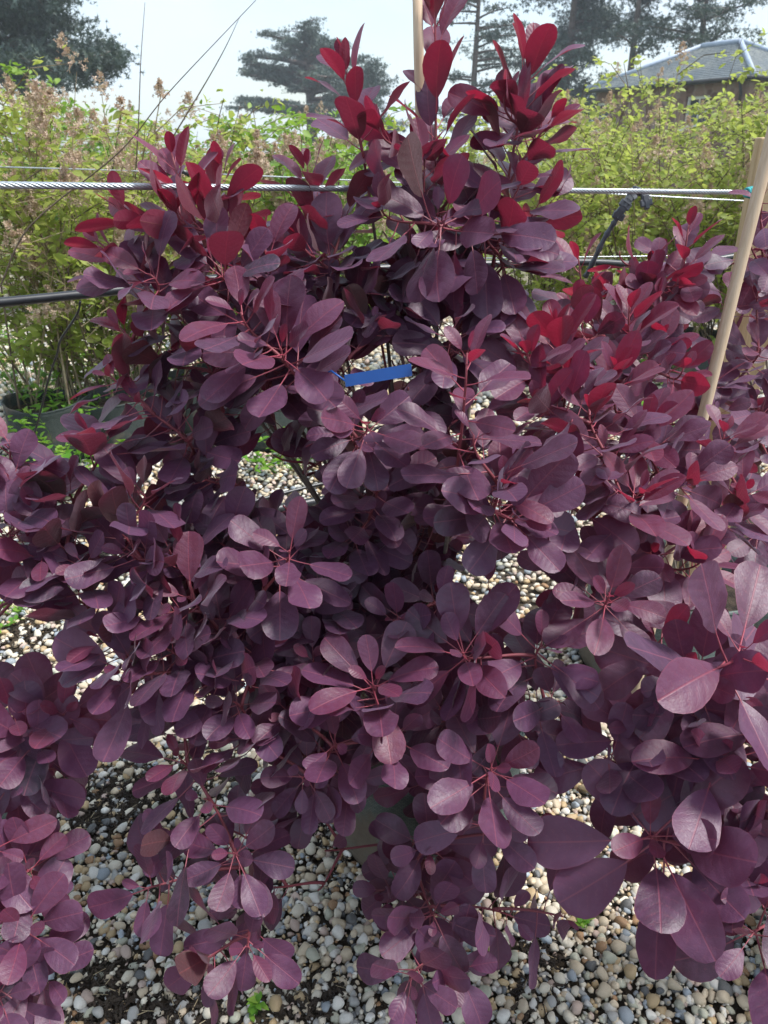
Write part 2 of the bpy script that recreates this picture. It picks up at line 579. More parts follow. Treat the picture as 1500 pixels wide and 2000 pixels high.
def house():
    A = Vector((P(1466, 157, 34).x, 34.0, 0))
    B = Vector((P(1166, 172, 41).x, 41.0, 0))
    ax = (B - A); Lw = ax.length; ax.normalize()
    perp = Vector((-ax.y, ax.x, 0))
    if perp.dot(Vector((1, 0.6, 0))) < 0: perp = -perp
    D = 6.2
    ez, rz = 4.15, 5.75
    root = empty('stone_house', A, 'stone cottage with hipped slate roof beyond the yellow-green shrubs', 'house')
    C, Dp = A + perp * D, B + perp * D
    def q(p, z): return Vector((p.x, p.y, z))
    def wall(a, b, z0, z1, inward, name):
        m = MB()
        m.add([q(a, z0), q(b, z0), q(b, z1), q(a, z1), q(a, z0) + inward, q(b, z0) + inward, q(b, z1) + inward, q(a, z1) + inward],
              [(0, 1, 2, 3), (5, 4, 7, 6), (0, 4, 5, 1), (3, 2, 6, 7), (1, 5, 6, 2), (0, 3, 7, 4)])
        return m.obj(name, M_STONE, root, smooth=False)
    # front wall is built in pieces round two window openings
    wins = [(2.35, 1.15), (7.7, 0.8)]
    wz0, wz1 = 2.45, 3.62
    cuts = [0.0]
    for c, ww in wins: cuts += [c - ww / 2, c + ww / 2]
    cuts.append(Lw)
    for i in range(0, len(cuts) - 1):
        a, b = A + ax * cuts[i], A + ax * cuts[i + 1]
        if i % 2 == 0:
            wall(a, b, -0.2, ez, perp * 0.5, 'wall')
        else:
            wall(a, b, -0.2, wz0, perp * 0.5, 'wall'); wall(a, b, wz1, ez, perp * 0.5, 'wall')
    wall(A + perp * 0.5, C, -0.2, ez, ax * 0.5, 'wall')
    wall(B + perp * 0.5, Dp, -0.2, ez, -ax * 0.5, 'wall')
    wall(C + ax * 0.5, Dp - ax * 0.5, -0.2, ez, -perp * 0.5, 'wall')
    rot = Matrix((ax, perp, Vector((0, 0, 1)))).transposed()
    for c, ww in wins:
        o = A + ax * c + perp * 0.16
        zc, hh = (wz0 + wz1) / 2, (wz1 - wz0) / 2
        wr = MB()
        for sx_ in (-1, 1): wr.box(q(o + ax * sx_ * (ww / 2 - 0.045), zc), (0.045, 0.05, hh), rot=rot)
        for sz in (-1, 1): wr.box(q(o, zc + sz * (hh - 0.05)), (ww / 2 - 0.09, 0.05, 0.05), rot=rot)
        wr.box(q(o, zc), (0.02, 0.035, hh - 0.1), rot=rot)
        wr.box(q(o + perp * 0.002, zc), (ww / 2 - 0.09, 0.03, 0.02), rot=rot)
        wo = wr.obj('window', M_WHITE, root, smooth=False)
        for sx_ in (-1, 1):
            for sz in (-1, 1):
                pm = MB(); pm.box(q(o + perp * 0.04 + ax * sx_ * (ww / 4 - 0.02), zc + sz * (hh / 2 - 0.02)), (ww / 4 - 0.02, 0.006, hh / 2 - 0.03), rot=rot)
                pm.obj('pane', M_GLASS, wo, smooth=False)
        sm = MB(); sm.box(q(A + ax * c - perp * 0.06, wz0 - 0.06), (ww / 2 + 0.1, 0.12, 0.06), rot=rot)
        sm.obj('sill', M_WHITE, wo, smooth=False)
    # hipped roof in courses of slates
    ov = 0.35
    def rc(sx_, sy, z, inset):
        p = A + ax * (Lw / 2) + perp * (D / 2)
        return q(p + ax * sx_ * (Lw / 2 + ov - inset) + perp * sy * (D / 2 + ov - inset), z)
    NC = 20
    half = D / 2 + ov
    rm = MB()
    for k in range(NC):
        i0, i1 = half * k / NC, half * (k + 1) / NC * 0.9995
        z0, z1 = ez + (rz - ez) * k / NC + 0.05, ez + (rz - ez) * (k + 1) / NC + 0.015
        for (a, b) in (((-1, -1), (1, -1)), ((1, -1), (1, 1)), ((1, 1), (-1, 1)), ((-1, 1), (-1, -1))):
            p = [rc(*a, z0, i0), rc(*b, z0, i0), rc(*b, z1, i1), rc(*a, z1, i1)]
            low = [x - Vector((0, 0, 0.05)) for x in p[:2]]
            rm.add(p + low, [(0, 1, 2, 3), (4, 5, 1, 0)])
    ro = rm.obj('roof', M_ROOF, root, smooth=False)
    rd = MB()
    r0, r1 = rc(-1, -1, rz + 0.06, half), rc(1, -1, rz + 0.06, half)
    e0, e1 = rc(-1, 0, rz, half), rc(1, 0, rz, half)
    mid = A + ax * (Lw / 2) + perp * (D / 2)
    e0 = q(mid - ax * (Lw / 2 + ov - half), rz + 0.07); e1 = q(mid + ax * (Lw / 2 + ov - half), rz + 0.07)
    rd.tube([e0, e1], 0.12, 8)
    rd.obj('ridge', M_LEAD, ro)
    for sx_, e in ((-1, e0), (1, e1)):
        for sy in (-1, 1):
            h_ = MB(); h_.tube([rc(sx_, sy, ez + 0.07, 0.02), e], 0.10, 8)
            h_.obj('hip', M_LEAD, ro)
    gt = MB()
    for (a, b) in (((-1, -1), (1, -1)), ((-1, -1), (-1, 1))):
        gt.tube([rc(*a, ez - 0.06, -0.04), rc(*b, ez - 0.06, -0.04)], 0.08, 8)
    gt.obj('gutter', M_DARKMETAL, root)
    dp = MB(); dpp = A + ax * 0.25 - perp * 0.12
    dp.tube([q(dpp - perp * 0.2, ez - 0.1), q(dpp, ez - 0.55), q(dpp, 0)], 0.06, 8)
    dp.obj('downpipe', M_DARKMETAL, root)
house()

def rand_rot(a=None):
    q_ = rng.normal(size=4); q_ /= np.linalg.norm(q_)
    w_, x, y, z = q_
    return np.array([[1 - 2 * (y * y + z * z), 2 * (x * y - z * w_), 2 * (x * z + y * w_)],
                     [2 * (x * y + z * w_), 1 - 2 * (x * x + z * z), 2 * (y * z - x * w_)],
                     [2 * (x * z - y * w_), 2 * (y * z + x * w_), 1 - 2 * (x * x + y * y)]])

def m4(rot, sc, loc):
    M = np.eye(4); M[:3, :3] = rot * sc; M[:3, 3] = loc
    return M

tuft = MB()
for k in range(5):
    a = k * 2.4
    d = Vector((math.cos(a), math.sin(a), 0.35 * math.sin(k * 1.7)))
    sdv = Vector((-math.sin(a), math.cos(a), 0.1)) * 0.16
    tuft.add([sdv * -1, sdv, d], [(0, 1, 2)])
T_TUFT = Tpl(tuft)

def conifer(name, label, px, Y, h, tr, limbs, lean=0.0, forks=(), dens=1.0, seed=0, group='conifers beyond the garden'):
    """limbs: list of (height, azimuth deg, length, rise, plate thickness)"""
    r_ = random.Random(seed)
    X = place_dir(px, Y)
    base = Vector((X, Y, 0))
    root = empty(name, base, label, 'tree', group)
    top = Vector((X + lean * h, Y, h))
    path = catmull([base - Vector((0, 0, .3)), base + Vector((lean * h * 0.3 + r_.uniform(-.2, .2), 0, h * 0.35)), base + Vector((lean * h * 0.7, 0, h * 0.7)), top], 5)
    tm = MB()
    n = len(path)
    tm.tube(path, [tr * (1 - 0.85 * i / (n - 1)) for i in range(n)], 8)
    tm.obj('trunk', M_BARK, root)
    inst = []
    for (hz, az, ln, rise, th) in limbs:
        f = min(max(hz / h, 0), 1) * (n - 1)
        i = min(int(f), n - 2)
        p0 = path[i].lerp(path[i + 1], f - i)
        a = R(az)
        d = Vector((math.cos(a), math.sin(a), 0))
        p3 = p0 + d * ln + Vector((0, 0, rise))
        pts = bez(p0, p0 + d * ln * .3 + Vector((0, 0, rise * .1 + r_.uniform(0, .3))), p0 + d * ln * .7 + Vector((0, 0, rise * 1.1)), p3, 7)
        r0 = tr * 0.3 * (0.5 + ln / 8)
        lm = MB()
        lm.tube(pts, [r0 * (1 - .8 * k / 7) for k in range(8)], 5)
        nc = int(ln * 3.0 * dens) + 3
        for c in range(nc):
            t = 0.25 + 0.78 * (c + r_.random()) / nc
            k = min(t, 0.999) * 7
            q_ = pts[int(k)].lerp(pts[min(int(k) + 1, 7)], k - int(k))
            sd_ = Vector((-d.y, d.x, 0)) * r_.gauss(0, 0.30 * ln * (1.15 - 0.6 * t) * 0.8)
            c0 = q_ + sd_ + Vector((0, 0, r_.gauss(0.1, th * 0.6)))
            if sd_.length > 0.5:
                lm.tube([q_, q_.lerp(c0, .6) + Vector((0, 0, .05)), c0], [r0 * .25, r0 * .18, .01], 4)
            cr = r_.uniform(0.45, 0.95)
            tone = r_.uniform(0, 1)
            for _ in range(int(34 * dens)):
                off = Vector((r_.gauss(0, cr * .55), r_.gauss(0, cr * .55), r_.gauss(0, th * .35)))
                inst.append((0, m4(rand_rot(), r_.uniform(.12, .26), np.array(c0 + off)), {'rnd': min(1, max(0, tone * .7 + r_.uniform(0, .3) + off.z * .3))}))
        lm.obj('limb', M_BARK, root)
    me = join('crown', [T_TUFT], inst, [M_NEEDLE], smooth=False)
    co = link('crown', me, root, None)
    tag(co, kind='stuff')

def limb_set(seed, h0, h1, n, l0, l1, rise, th, bias=None):
    r_ = random.Random(seed)
    res = []
    for i in range(n):
        t = (i + r_.random() * .6) / n
        az = r_.uniform(0, 360) if bias is None else r_.gauss(bias, 70)
        res.append((h0 + (h1 - h0) * t, az, (l0 + (l1 - l0) * t) * r_.uniform(.65, 1.15), rise * r_.uniform(.4, 1.4), th))
    return res

conifer('pine_tree', 'dark full-crowned pine at the edge of the garden, beyond the seed-head shrubs', 60, 44, 15, .38, limb_set(1, 4.4, 13, 46, 4.6, 5.6, 0.6, .6), dens=1.6, seed=1)
conifer('cedar_tree', 'flat-topped spreading cedar with layered dark branches', 605, 92, 12.4, .75, limb_set(2, 4.3, 12.0, 34, 9.2, 4.2, 1.0, .30), dens=1.15, seed=2)
conifer('pine_tree', 'thin feathery grey-green pine behind the tallest purple shoots', 925, 70, 17, .34, limb_set(3, 3.0, 17, 44, 4.6, 3.4, .3, .30), dens=.5, seed=3)
conifer('pine_tree', 'dense blue-green conifer between the feathery pine and the house', 1102, 66, 17, .45, limb_set(4, 3.0, 16, 46, 4.0, 3.0, .1, .6), dens=1.1, seed=4)
conifer('pine_tree', 'open pine with bare forked trunk above the left end of the slate roof', 1218, 62, 16, .36, limb_set(5, 6.6, 15, 18, 3.0, 3.4, .8, .32), lean=.01, dens=.65, seed=5)
conifer('pine_tree', 'wide-limbed pine with long drooping boughs above the slate roof ridge', 1345, 60, 16, .36, limb_set(6, 6.6, 15, 22, 5.0, 3.8, .5, .34), dens=.75, seed=6)
conifer('pine_tree', 'small dark conifer half hidden behind the cedar and purple leaves', 720, 85, 9.5, .3, limb_set(7, 2.0, 9, 26, 3.8, 1.4, .2, .5), dens=1.0, seed=7)

# ------------------------------------------------------------------ green shrubs behind
def small_leaf(w, fold):
    m = MB()
    m.add([(0, 0, 0), (-w, .38, fold), (-w * .75, .72, fold * .7), (0, 1, -.06), (w * .75, .72, fold * .7), (w, .38, fold), (0, .5, 0)],
          [(0, 6, 1), (1, 6, 2), (2, 6, 3), (3, 6, 4), (4, 6, 5), (5, 6, 0)])
    return Tpl(m)
T_SL = [small_leaf(.28, .08), small_leaf(.36, .12), small_leaf(.22, .05)]
fl = MB()
for k in range(6):
    a = k * 1.05; b = (k * .77) % 1.2 - .4
    d = Vector((math.cos(a) * math.cos(b), math.sin(a) * math.cos(b), math.sin(b)))
    s2 = Vector((-math.sin(a), math.cos(a), .3)) * .22
    fl.add([d * .2 - s2, d * .2 + s2, d + s2 * .8, d - s2 * .8], [(0, 1, 2, 3)])
T_FL = Tpl(fl)

def orient(d, up):
    d = d.normalized()
    x = d.cross(up)
    if x.length < 1e-4: x = d.cross(Vector((1, 0, 0)))
    x.normalize()
    z = x.cross(d)
    return np.array([[x.x, d.x, z.x], [x.y, d.y, z.y], [x.z, d.z, z.z]])

def shrub(name, label, cx, Y, h, rad, nst, leaf, nleaf, mat, seed, heads=0, straw=0.4, droop=0.3, z0=0.0, tall=(), stem_mat=None, group='green shrubs behind the purple row', wall=0.0):
    r_ = random.Random(seed)
    base = Vector((P(cx, 230, Y).x, Y, z0))
    root = empty(name, base, label, 'shrub', group)
    sm, dm = MB(), MB()
    inst, hinst = [], []
    twigs = []
    for i in range(nst):
        a = r_.uniform(0, 6.283); rr = rad * math.sqrt(r_.random())
        hh = h * r_.uniform(.55, 1.0) * (1 - .25 * (rr / rad) ** 2)
        b = base + Vector((r_.gauss(0, .12), r_.gauss(0, .12), 0))
        tip = base + Vector((math.cos(a) * rr, math.sin(a) * rr, hh))
        mid1 = b.lerp(tip, .4) + Vector((0, 0, hh * .18)); mid2 = b.lerp(tip, .75) + Vector((0, 0, hh * .12 + r_.uniform(-.1, .1)))
        pts = bez(b, mid1, mid2, tip, 8)
        (dm if r_.random() < straw else sm).tube(pts, [.0065 * (1 - .7 * k / 8) for k in range(9)], 4, cap=False)
        twigs.append(pts)
        for j in range(5):
            k = r_.randint(2, 7)
            p0 = pts[k]; aa = r_.uniform(0, 6.283)
            ln = r_.uniform(.18, .42) * (h / 1.8)
            p1 = p0 + Vector((math.cos(aa) * ln, math.sin(aa) * ln, r_.uniform(.02, .6) * ln))
            pm = p0.lerp(p1, .5) + Vector((0, 0, ln * .15))
            tp = [p0, pm, p1]
            (dm if r_.random() < straw else sm).tube(tp, [.003, .0024, .0014], 3, cap=False)
            twigs.append(tp)
    for tl in tall:
        pts = catmull([Vector(p) for p in tl], 6)
        (dm if r_.random() < .5 else sm).tube(pts, [.004 * (1 - .75 * k / (len(pts) - 1)) for k in range(len(pts))], 4, cap=False)
    for _ in range(nleaf):
        tw = r_.choice(twigs)
        lo = 0 if len(tw) == 3 else 2
        k = r_.uniform(lo, len(tw) - 1.001); i = int(k)
        p = tw[i].lerp(tw[i + 1], k - i)
        d = Vector((r_.gauss(0, 1), r_.gauss(0, 1), r_.gauss(-droop * .3, .5)))
        up = Vector((r_.gauss(0, .5), r_.gauss(-.2, .5), 1))
        sz = leaf * r_.uniform(.55, 1.25)
        p = p + Vector((r_.gauss(0, .02), r_.gauss(0, .02), r_.gauss(0, .02)))
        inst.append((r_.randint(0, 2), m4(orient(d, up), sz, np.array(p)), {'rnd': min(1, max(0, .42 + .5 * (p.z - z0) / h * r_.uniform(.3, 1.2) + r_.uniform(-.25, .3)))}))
    for _ in range(int(heads * 2.2)):
        tw = r_.choice(twigs)
        c = tw[-1]
        if c.z < z0 + h * .35: continue
        hl = r_.uniform(.07, .15)
        for q_ in range(42):
            t = r_.random()
            o_ = Vector((r_.gauss(0, hl * .33 * (1.1 - t)), r_.gauss(0, hl * .33 * (1.1 - t)), hl * (t - .2)))
            hinst.append((0, m4(rand_rot(), r_.uniform(.008, .016), np.array(c + o_)), {'rnd': r_.random()}))
    if sm.v: tag(sm.obj('stems', stem_mat or M_TWIG, root), kind='stuff')
    if dm.v: tag(dm.obj('dry_stems', M_STRAW, root), kind='stuff')
    co = link('foliage', join('foliage', T_SL, inst, [mat]), root); tag(co, kind='stuff')
    if hinst:
        ho = link('seed_heads', join('seed_heads', [T_FL], hinst, [M_FLUFF]), root); tag(ho, kind='stuff')
    return root

# far hedge of shrubs that closes the view
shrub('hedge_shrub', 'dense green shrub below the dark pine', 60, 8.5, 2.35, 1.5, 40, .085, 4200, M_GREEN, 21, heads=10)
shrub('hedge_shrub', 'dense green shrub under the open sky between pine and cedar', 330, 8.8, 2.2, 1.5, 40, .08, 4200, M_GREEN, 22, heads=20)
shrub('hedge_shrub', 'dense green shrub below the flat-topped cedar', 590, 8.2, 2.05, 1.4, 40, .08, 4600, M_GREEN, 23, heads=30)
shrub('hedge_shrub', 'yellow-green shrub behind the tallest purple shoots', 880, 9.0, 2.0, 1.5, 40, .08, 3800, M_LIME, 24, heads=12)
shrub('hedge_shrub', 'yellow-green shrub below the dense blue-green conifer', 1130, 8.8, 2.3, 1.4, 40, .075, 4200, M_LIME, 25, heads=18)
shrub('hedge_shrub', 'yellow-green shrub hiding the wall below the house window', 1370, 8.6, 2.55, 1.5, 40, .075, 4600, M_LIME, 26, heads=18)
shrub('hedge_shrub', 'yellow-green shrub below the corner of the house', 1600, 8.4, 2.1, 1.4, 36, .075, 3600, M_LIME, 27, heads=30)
# second row, in bags
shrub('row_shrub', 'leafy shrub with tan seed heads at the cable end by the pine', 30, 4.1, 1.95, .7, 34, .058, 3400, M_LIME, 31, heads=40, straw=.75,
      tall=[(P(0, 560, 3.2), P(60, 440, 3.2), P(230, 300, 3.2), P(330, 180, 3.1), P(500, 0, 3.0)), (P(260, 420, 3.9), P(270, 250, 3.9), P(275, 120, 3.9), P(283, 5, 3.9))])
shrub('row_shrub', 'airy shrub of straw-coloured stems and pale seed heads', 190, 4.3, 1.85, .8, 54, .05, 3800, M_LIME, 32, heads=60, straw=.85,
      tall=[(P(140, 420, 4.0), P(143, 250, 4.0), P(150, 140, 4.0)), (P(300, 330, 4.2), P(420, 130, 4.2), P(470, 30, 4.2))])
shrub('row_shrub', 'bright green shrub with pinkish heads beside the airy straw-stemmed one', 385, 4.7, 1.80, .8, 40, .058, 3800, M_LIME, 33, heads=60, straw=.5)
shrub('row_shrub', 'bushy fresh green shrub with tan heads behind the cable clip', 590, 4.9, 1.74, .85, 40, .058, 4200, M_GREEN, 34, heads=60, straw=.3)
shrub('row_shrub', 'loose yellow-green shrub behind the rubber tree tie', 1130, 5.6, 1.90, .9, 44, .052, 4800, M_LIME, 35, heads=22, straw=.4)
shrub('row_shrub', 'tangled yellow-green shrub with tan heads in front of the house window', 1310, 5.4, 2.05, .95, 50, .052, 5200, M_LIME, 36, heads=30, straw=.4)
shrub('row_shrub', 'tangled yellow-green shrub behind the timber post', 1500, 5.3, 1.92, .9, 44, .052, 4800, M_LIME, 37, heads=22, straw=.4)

# ------------------------------------------------------------------ grow bags
def grow_bag(label, x, y, r, h, group=None, seed=0, mat=None):
    mat = mat or M_BAG
    r_ = random.Random(seed)
    root = empty('grow_bag', (x, y, 0), label, 'bag', group)
    m = MB()
    n = 40
    prof = [(0.0, .90), (.02, .97), (.12, 1.0), (.3, 1.02), (.55, 1.0), (.8, .99), (.93, 1.0), (1.0, 1.02), (1.0, .97), (.9, .95), (.75, .93)]
    ph = [r_.uniform(0, 6.28) for _ in range(4)]
    vs_, fs = [], []
    for (t, q_) in prof:
        for k in range(n):
            a = 2 * math.pi * k / n
            wob = 1 + .022 * math.sin(3 * a + ph[0] + t * 2) + .018 * math.sin(7 * a + ph[1] + 3 * t) + .012 * math.sin(13 * a + ph[2] - 5 * t)
            vs_.append((math.cos(a) * r * q_ * wob, math.sin(a) * r * q_ * wob, .0 + h * t + .012 * t * math.sin(2 * a + ph[3])))
    for i in range(len(prof) - 1):
        for k in range(n):
            fs.append((i * n + k, i * n + (k + 1) % n, (i + 1) * n + (k + 1) % n, (i + 1) * n + k))
    m.add(vs_, fs)
    o = link('bag_wall', m.mesh('bag_wall', mat), root, Matrix.Translation((x, y, 0)))
    s_ = MB()
    vs_ = [(0, 0, h * .84)]
    for j in (1, 2, 3):
        for k in range(24):
            a = 2 * math.pi * k / 24
            vs_.append((math.cos(a) * r * .98 * j / 3, math.sin(a) * r * .98 * j / 3, h * .82 + r_.uniform(-.008, .012)))
    fs = [(0, 1 + k, 1 + (k + 1) % 24) for k in range(24)]
    for j in range(2):
        for k in range(24):
            fs.append((1 + j * 24 + k, 1 + (j + 1) * 24 + k, 1 + (j + 1) * 24 + (k + 1) % 24, 1 + j * 24 + (k + 1) % 24))
    s_.add(vs_, fs)
    link('compost', s_.mesh('compost', M_SOIL), root, Matrix.Translation((x, y, 0)))
    rim = MB()
    pts = []
    for k in range(41):
        a = 2 * math.pi * k / 40
        wob = 1 + .022 * math.sin(3 * a + ph[0] + 2) + .018 * math.sin(7 * a + ph[1] + 3) + .012 * math.sin(13 * a + ph[2] - 5)
        pts.append(Vector((math.cos(a) * r * 1.0 * wob, math.sin(a) * r * 1.0 * wob, h + .012 * math.sin(2 * a + ph[3]))))
    rim.tube(pts, .006, 5, cap=False)
    link('hem', rim.mesh('hem', mat), root, Matrix.Translation((x, y, 0)))
    return root

MAIN = Vector((0.09, 1.39, 0)); MAINR = .22
RIGHT = Vector((0.86, 1.98, 0)); RIGHTR = .24
FARR = Vector((1.32, 2.35, 0))
LEFT = Vector((-1.05, 1.22, 0))
NEAR = Vector((0.98, 0.98, 0))
bag_spots = []
grow_bag('mud-stained grey-green woven bag holding the big central smoke bush', MAIN.x, MAIN.y, MAINR, .29, seed=1); bag_spots.append((MAIN.x, MAIN.y, MAINR))
grow_bag('grey-green woven bag under the bush with red young leaves', RIGHT.x, RIGHT.y, RIGHTR, .34, seed=2); bag_spots.append((RIGHT.x, RIGHT.y, RIGHTR))
grow_bag('grey-green woven bag under the bush against the timber post', FARR.x, FARR.y, .2, .32, seed=3); bag_spots.append((FARR.x, FARR.y, .2))
grow_bag('woven bag of the bush at the thick end of the near cable', LEFT.x, LEFT.y, .21, .28, seed=4); bag_spots.append((LEFT.x, LEFT.y, .21))
grow_bag('woven bag of the smoke bush with the biggest round leaves', NEAR.x, NEAR.y, .2, .25, seed=5); bag_spots.append((NEAR.x, NEAR.y, .2))
for i, (px, py, r_, lb) in enumerate([(80, 915, .21, 'dark green bag under the leafy shrub by the thin drip tube'), (225, 905, .2, 'dark green bag below the airy straw-stemmed shrub'),
                                      (515, 885, .22, 'teal bag seen through the gap above the black ground pipe'), (1375, 760, .26, 'teal bag low behind the pale round stake'),
                                      (380, 850, .2, 'dark green bag under the bright green shrub with pinkish heads')]):
    g = G(px, py)
    grow_bag(lb, g.x, g.y + r_, r_, .30, 'bags of the second row', seed=10 + i, mat=M_BAG2); bag_spots.append((g.x, g.y + r_, r_))

# ------------------------------------------------------------------ wires, pipes, stakes, post
def tube_obj(name, label, cat, pts, r_, mat, n=8, sub=6, group=None):
    pts = catmull(pts, sub) if len(pts) > 2 else pts
    m = MB(); m.tube(pts, r_, n)
    return tag(m.obj(name, mat), label, cat, group)

# stranded near cable: seven strands twisted
def cable(label, a, b, r_, pitch, sag=0.0, fine=True):
    ln = (b - a).length
    root = empty('steel_cable', a, label, 'cable')
    d = (b - a).normalized()
    u_ = d.cross(Vector((0, 0, 1))).normalized(); v_ = d.cross(u_)
    steps = int(ln / pitch * 10)
    core = MB(); core.tube([a, a.lerp(b, .5) - Vector((0, 0, sag)), b], r_ * .62, 6); core.obj('core', M_STEEL, root)
    for s_ in range(6):
        pts = []
        for i in range(steps + 1):
            t = i / steps
            an = 2 * math.pi * (t * ln / pitch) + s_ * math.pi / 3
            c = a.lerp(b, t) - Vector((0, 0, sag * 4 * t * (1 - t)))
            pts.append(c + (u_ * math.cos(an) + v_ * math.sin(an)) * r_ * .66)
        m = MB(); m.tube(pts, r_ * .36, 5); m.obj('strand', M_STEEL, root)
CA, CB = P(-160, 360, 1.12), P(1470, 376, 1.86)
cable('twisted steel cable crossing the near row, tied to the timber post', CA, CB, .0052, .055)
tube_obj('steel_wire', 'thin straight steel wire strung along the second row', 'wire', [P(-120, 322, 3.6), P(560, 346, 3.9), P(1600, 400, 4.4)], 0.0032, M_STEEL)
clip = MB()
cp_ = P(350, 339, 3.8)
clip.tube([cp_ + Vector((-.05, -.012, 0)), cp_ + Vector((-.02, -.015, .012)), cp_ + Vector((.02, -.015, .01)), cp_ + Vector((.05, -.012, -.005))], .012, 6)
tag(clip.obj('wire_clip', M_PIPE), 'small black clip on the thin second-row wire', 'clip')

pipe_pts = [P(-120, 602, 1.62), P(180, 573, 1.78), P(540, 535, 2.0), P(1090, 512, 2.3), P(1300, 519, 2.42), P(1440, 500, 2.5), P(1600, 470, 2.6)]
tube_obj('irrigation_pipe', 'black plastic irrigation pipe slung level through the bushes', 'pipe', pipe_pts, .0105, M_PIPE, 10)
wire2 = [P(900, 505, 2.45), P(1440, 498, 2.55), P(1620, 495, 2.6)]
tube_obj('steel_wire', 'thin steel wire just above the sagging black pipe', 'wire', wire2, .0017, M_STEEL)
gp = [G(-80, 1135, .03), G(60, 1106, .03), G(250, 1062, .03), G(450, 1014, .03), G(640, 975, .03), G(860, 940, .03), G(1200, 900, .03)]
tube_obj('ground_pipe', 'thick black pipe lying on the pale gravel behind the central bush', 'pipe', gp, .021, M_PIPE, 10)
gp2 = [G(-80, 1085, .02), G(250, 1030, .02), G(450, 990, .02), G(640, 942, .02), G(900, 890, .02)]
tube_obj('drip_line', 'thin black drip line on the gravel parallel to the thick pipe', 'pipe', gp2, .0085, M_PIPE, 6)
tb = [P(157, 588, 1.76), P(150, 615, 1.78), P(118, 665, 1.82), P(112, 690, 1.84), P(95, 740, 1.88), P(80, 800, 1.92), P(62, 860, 1.96), P(28, 920, 2.0), P(-30, 1010, 2.0), G(-60, 1215, .01)]
tube_obj('drip_tube', 'thin black drip tube hanging down from the irrigation pipe', 'tube', tb, .0028, M_PIPE, 6)
ds = MB()
ds.tube([P(370, 1035, 1.45), P(395, 1068, 1.35), P(412, 1098, 1.28)], [.006, .005, .001], 6)
dsl = tag(ds.obj('drip_stake', mat_simple('slate_blue_plastic', (0.05, 0.08, 0.13), (0.07, 0.10, 0.16), 30, .45)), 'slim blue-grey pointed drip stake among the dark lower leaves', 'stake')

def stake(label, a, b, r_, name='wooden_stake'):
    m = MB()
    n = 14
    pts = [a.lerp(b, i / n) for i in range(n + 1)]
    m.tube(pts, [r_ * (1 + .02 * math.sin(i * 2.1)) for i in range(n)] + [r_ * .93], 12)
    return tag(m.obj(name, M_WOOD), label, 'stake')
s_top = P(814, -60, 1.46)
stake('pale round wooden stake rising through the middle of the central bush', Vector((MAIN.x + .035, MAIN.y + .06, .1)), s_top, .0082)
sa = P(1398, 712, 1.52); sb = P(1512, 250, 1.56)
stake('pale round wooden stake leaning in front of the timber post', sa + (sa - sb) * (sa.z / (sb.z - sa.z)), sb + (sb - sa) * .25, .0115)
pm = MB()
px0 = P(1464, 385, 1.93).x
ptz = P(1490, 268, 1.93).z
pm.box((px0 + .06, 1.946, ptz / 2 - .1), (.06, .016, ptz / 2 + .1))
pobj = pm.mesh('timber_post', M_POST, smooth=False)
po = link('timber_post', pobj); tag(po, 'flat sawn timber post that the steel cable is tied to', 'post')
bv = po.modifiers.new('bevel', 'BEVEL'); bv.width = .004; bv.segments = 2

# teal string tie
st = MB()
c = CB - (CB - CA).normalized() * .012
for k in range(3):
    pts = []
    dd = (CB - CA).normalized(); u_ = dd.cross(Vector((0, 0, 1))).normalized(); v_ = dd.cross(u_)
    for i in range(13):
        a = 2 * math.pi * i / 12
        pts.append(c + dd * (k - 1) * .006 + (u_ * math.cos(a) + v_ * math.sin(a)) * (.0085 + .001 * k))
    st.tube(pts, .003, 5, cap=False)
st.tube([c, c + Vector((.012, -.01, .014)), c + Vector((.03, -.01, .028))], .002, 5)
tag(st.obj('string_tie', M_TEAL), 'teal string knotted round the steel cable at the timber post', 'string')

# rubber chain tree tie
def tree_tie():
    cy = lambda px: CA.lerp(CB, (px + 160) / 1630.0)
    yy = 1.72
    cpt = cy(1238)
    yy = cpt.y
    root = empty('tree_tie', cpt, 'knobbly grey rubber tree tie hooked over the steel cable', 'tree tie')
    path = [P(1143, 541, yy + .01), P(1160, 508, yy), P(1178, 470, yy - .005), P(1196, 440, yy - .01), P(1207, 424, yy - .014)]
    m = MB(); pp = catmull(path, 5)
    m.tube(pp, [.0052 + .0020 * (1 if i % 4 == 0 else 0) for i in range(len(pp))], 7); m.obj('strap', M_RUB, root)
    lk = [P(1208, 422, yy - .014), P(1214, 410, yy - .016), P(1221, 400, yy - .017), P(1228, 390, yy - .016), P(1234, 380, yy - .012), P(1243, 373, yy), P(1253, 377, yy + .012), P(1260, 384, yy - .012), P(1262, 396, yy - .016)]
    for i, p in enumerate(lk):
        q_ = lk[min(i + 1, len(lk) - 1)] if i < len(lk) - 1 else p + (p - lk[i - 1])
        d = (q_ - p)
        rot = Matrix(orient(d, Vector((0, -1, .2))).tolist())
        b = MB()
        s1, s2 = (.0085, .0105) if i % 2 else (.0125, .0075)
        b.box(p, (s1, s2, .0048), rot=rot)
        b.box(p + d * .3, (s2 * .62, s1 * .8, .0062), rot=rot)
        o = b.obj('link', M_RUB, root, smooth=False)
        bv = o.modifiers.new('bevel', 'BEVEL'); bv.width = .002; bv.segments = 2
tree_tie()

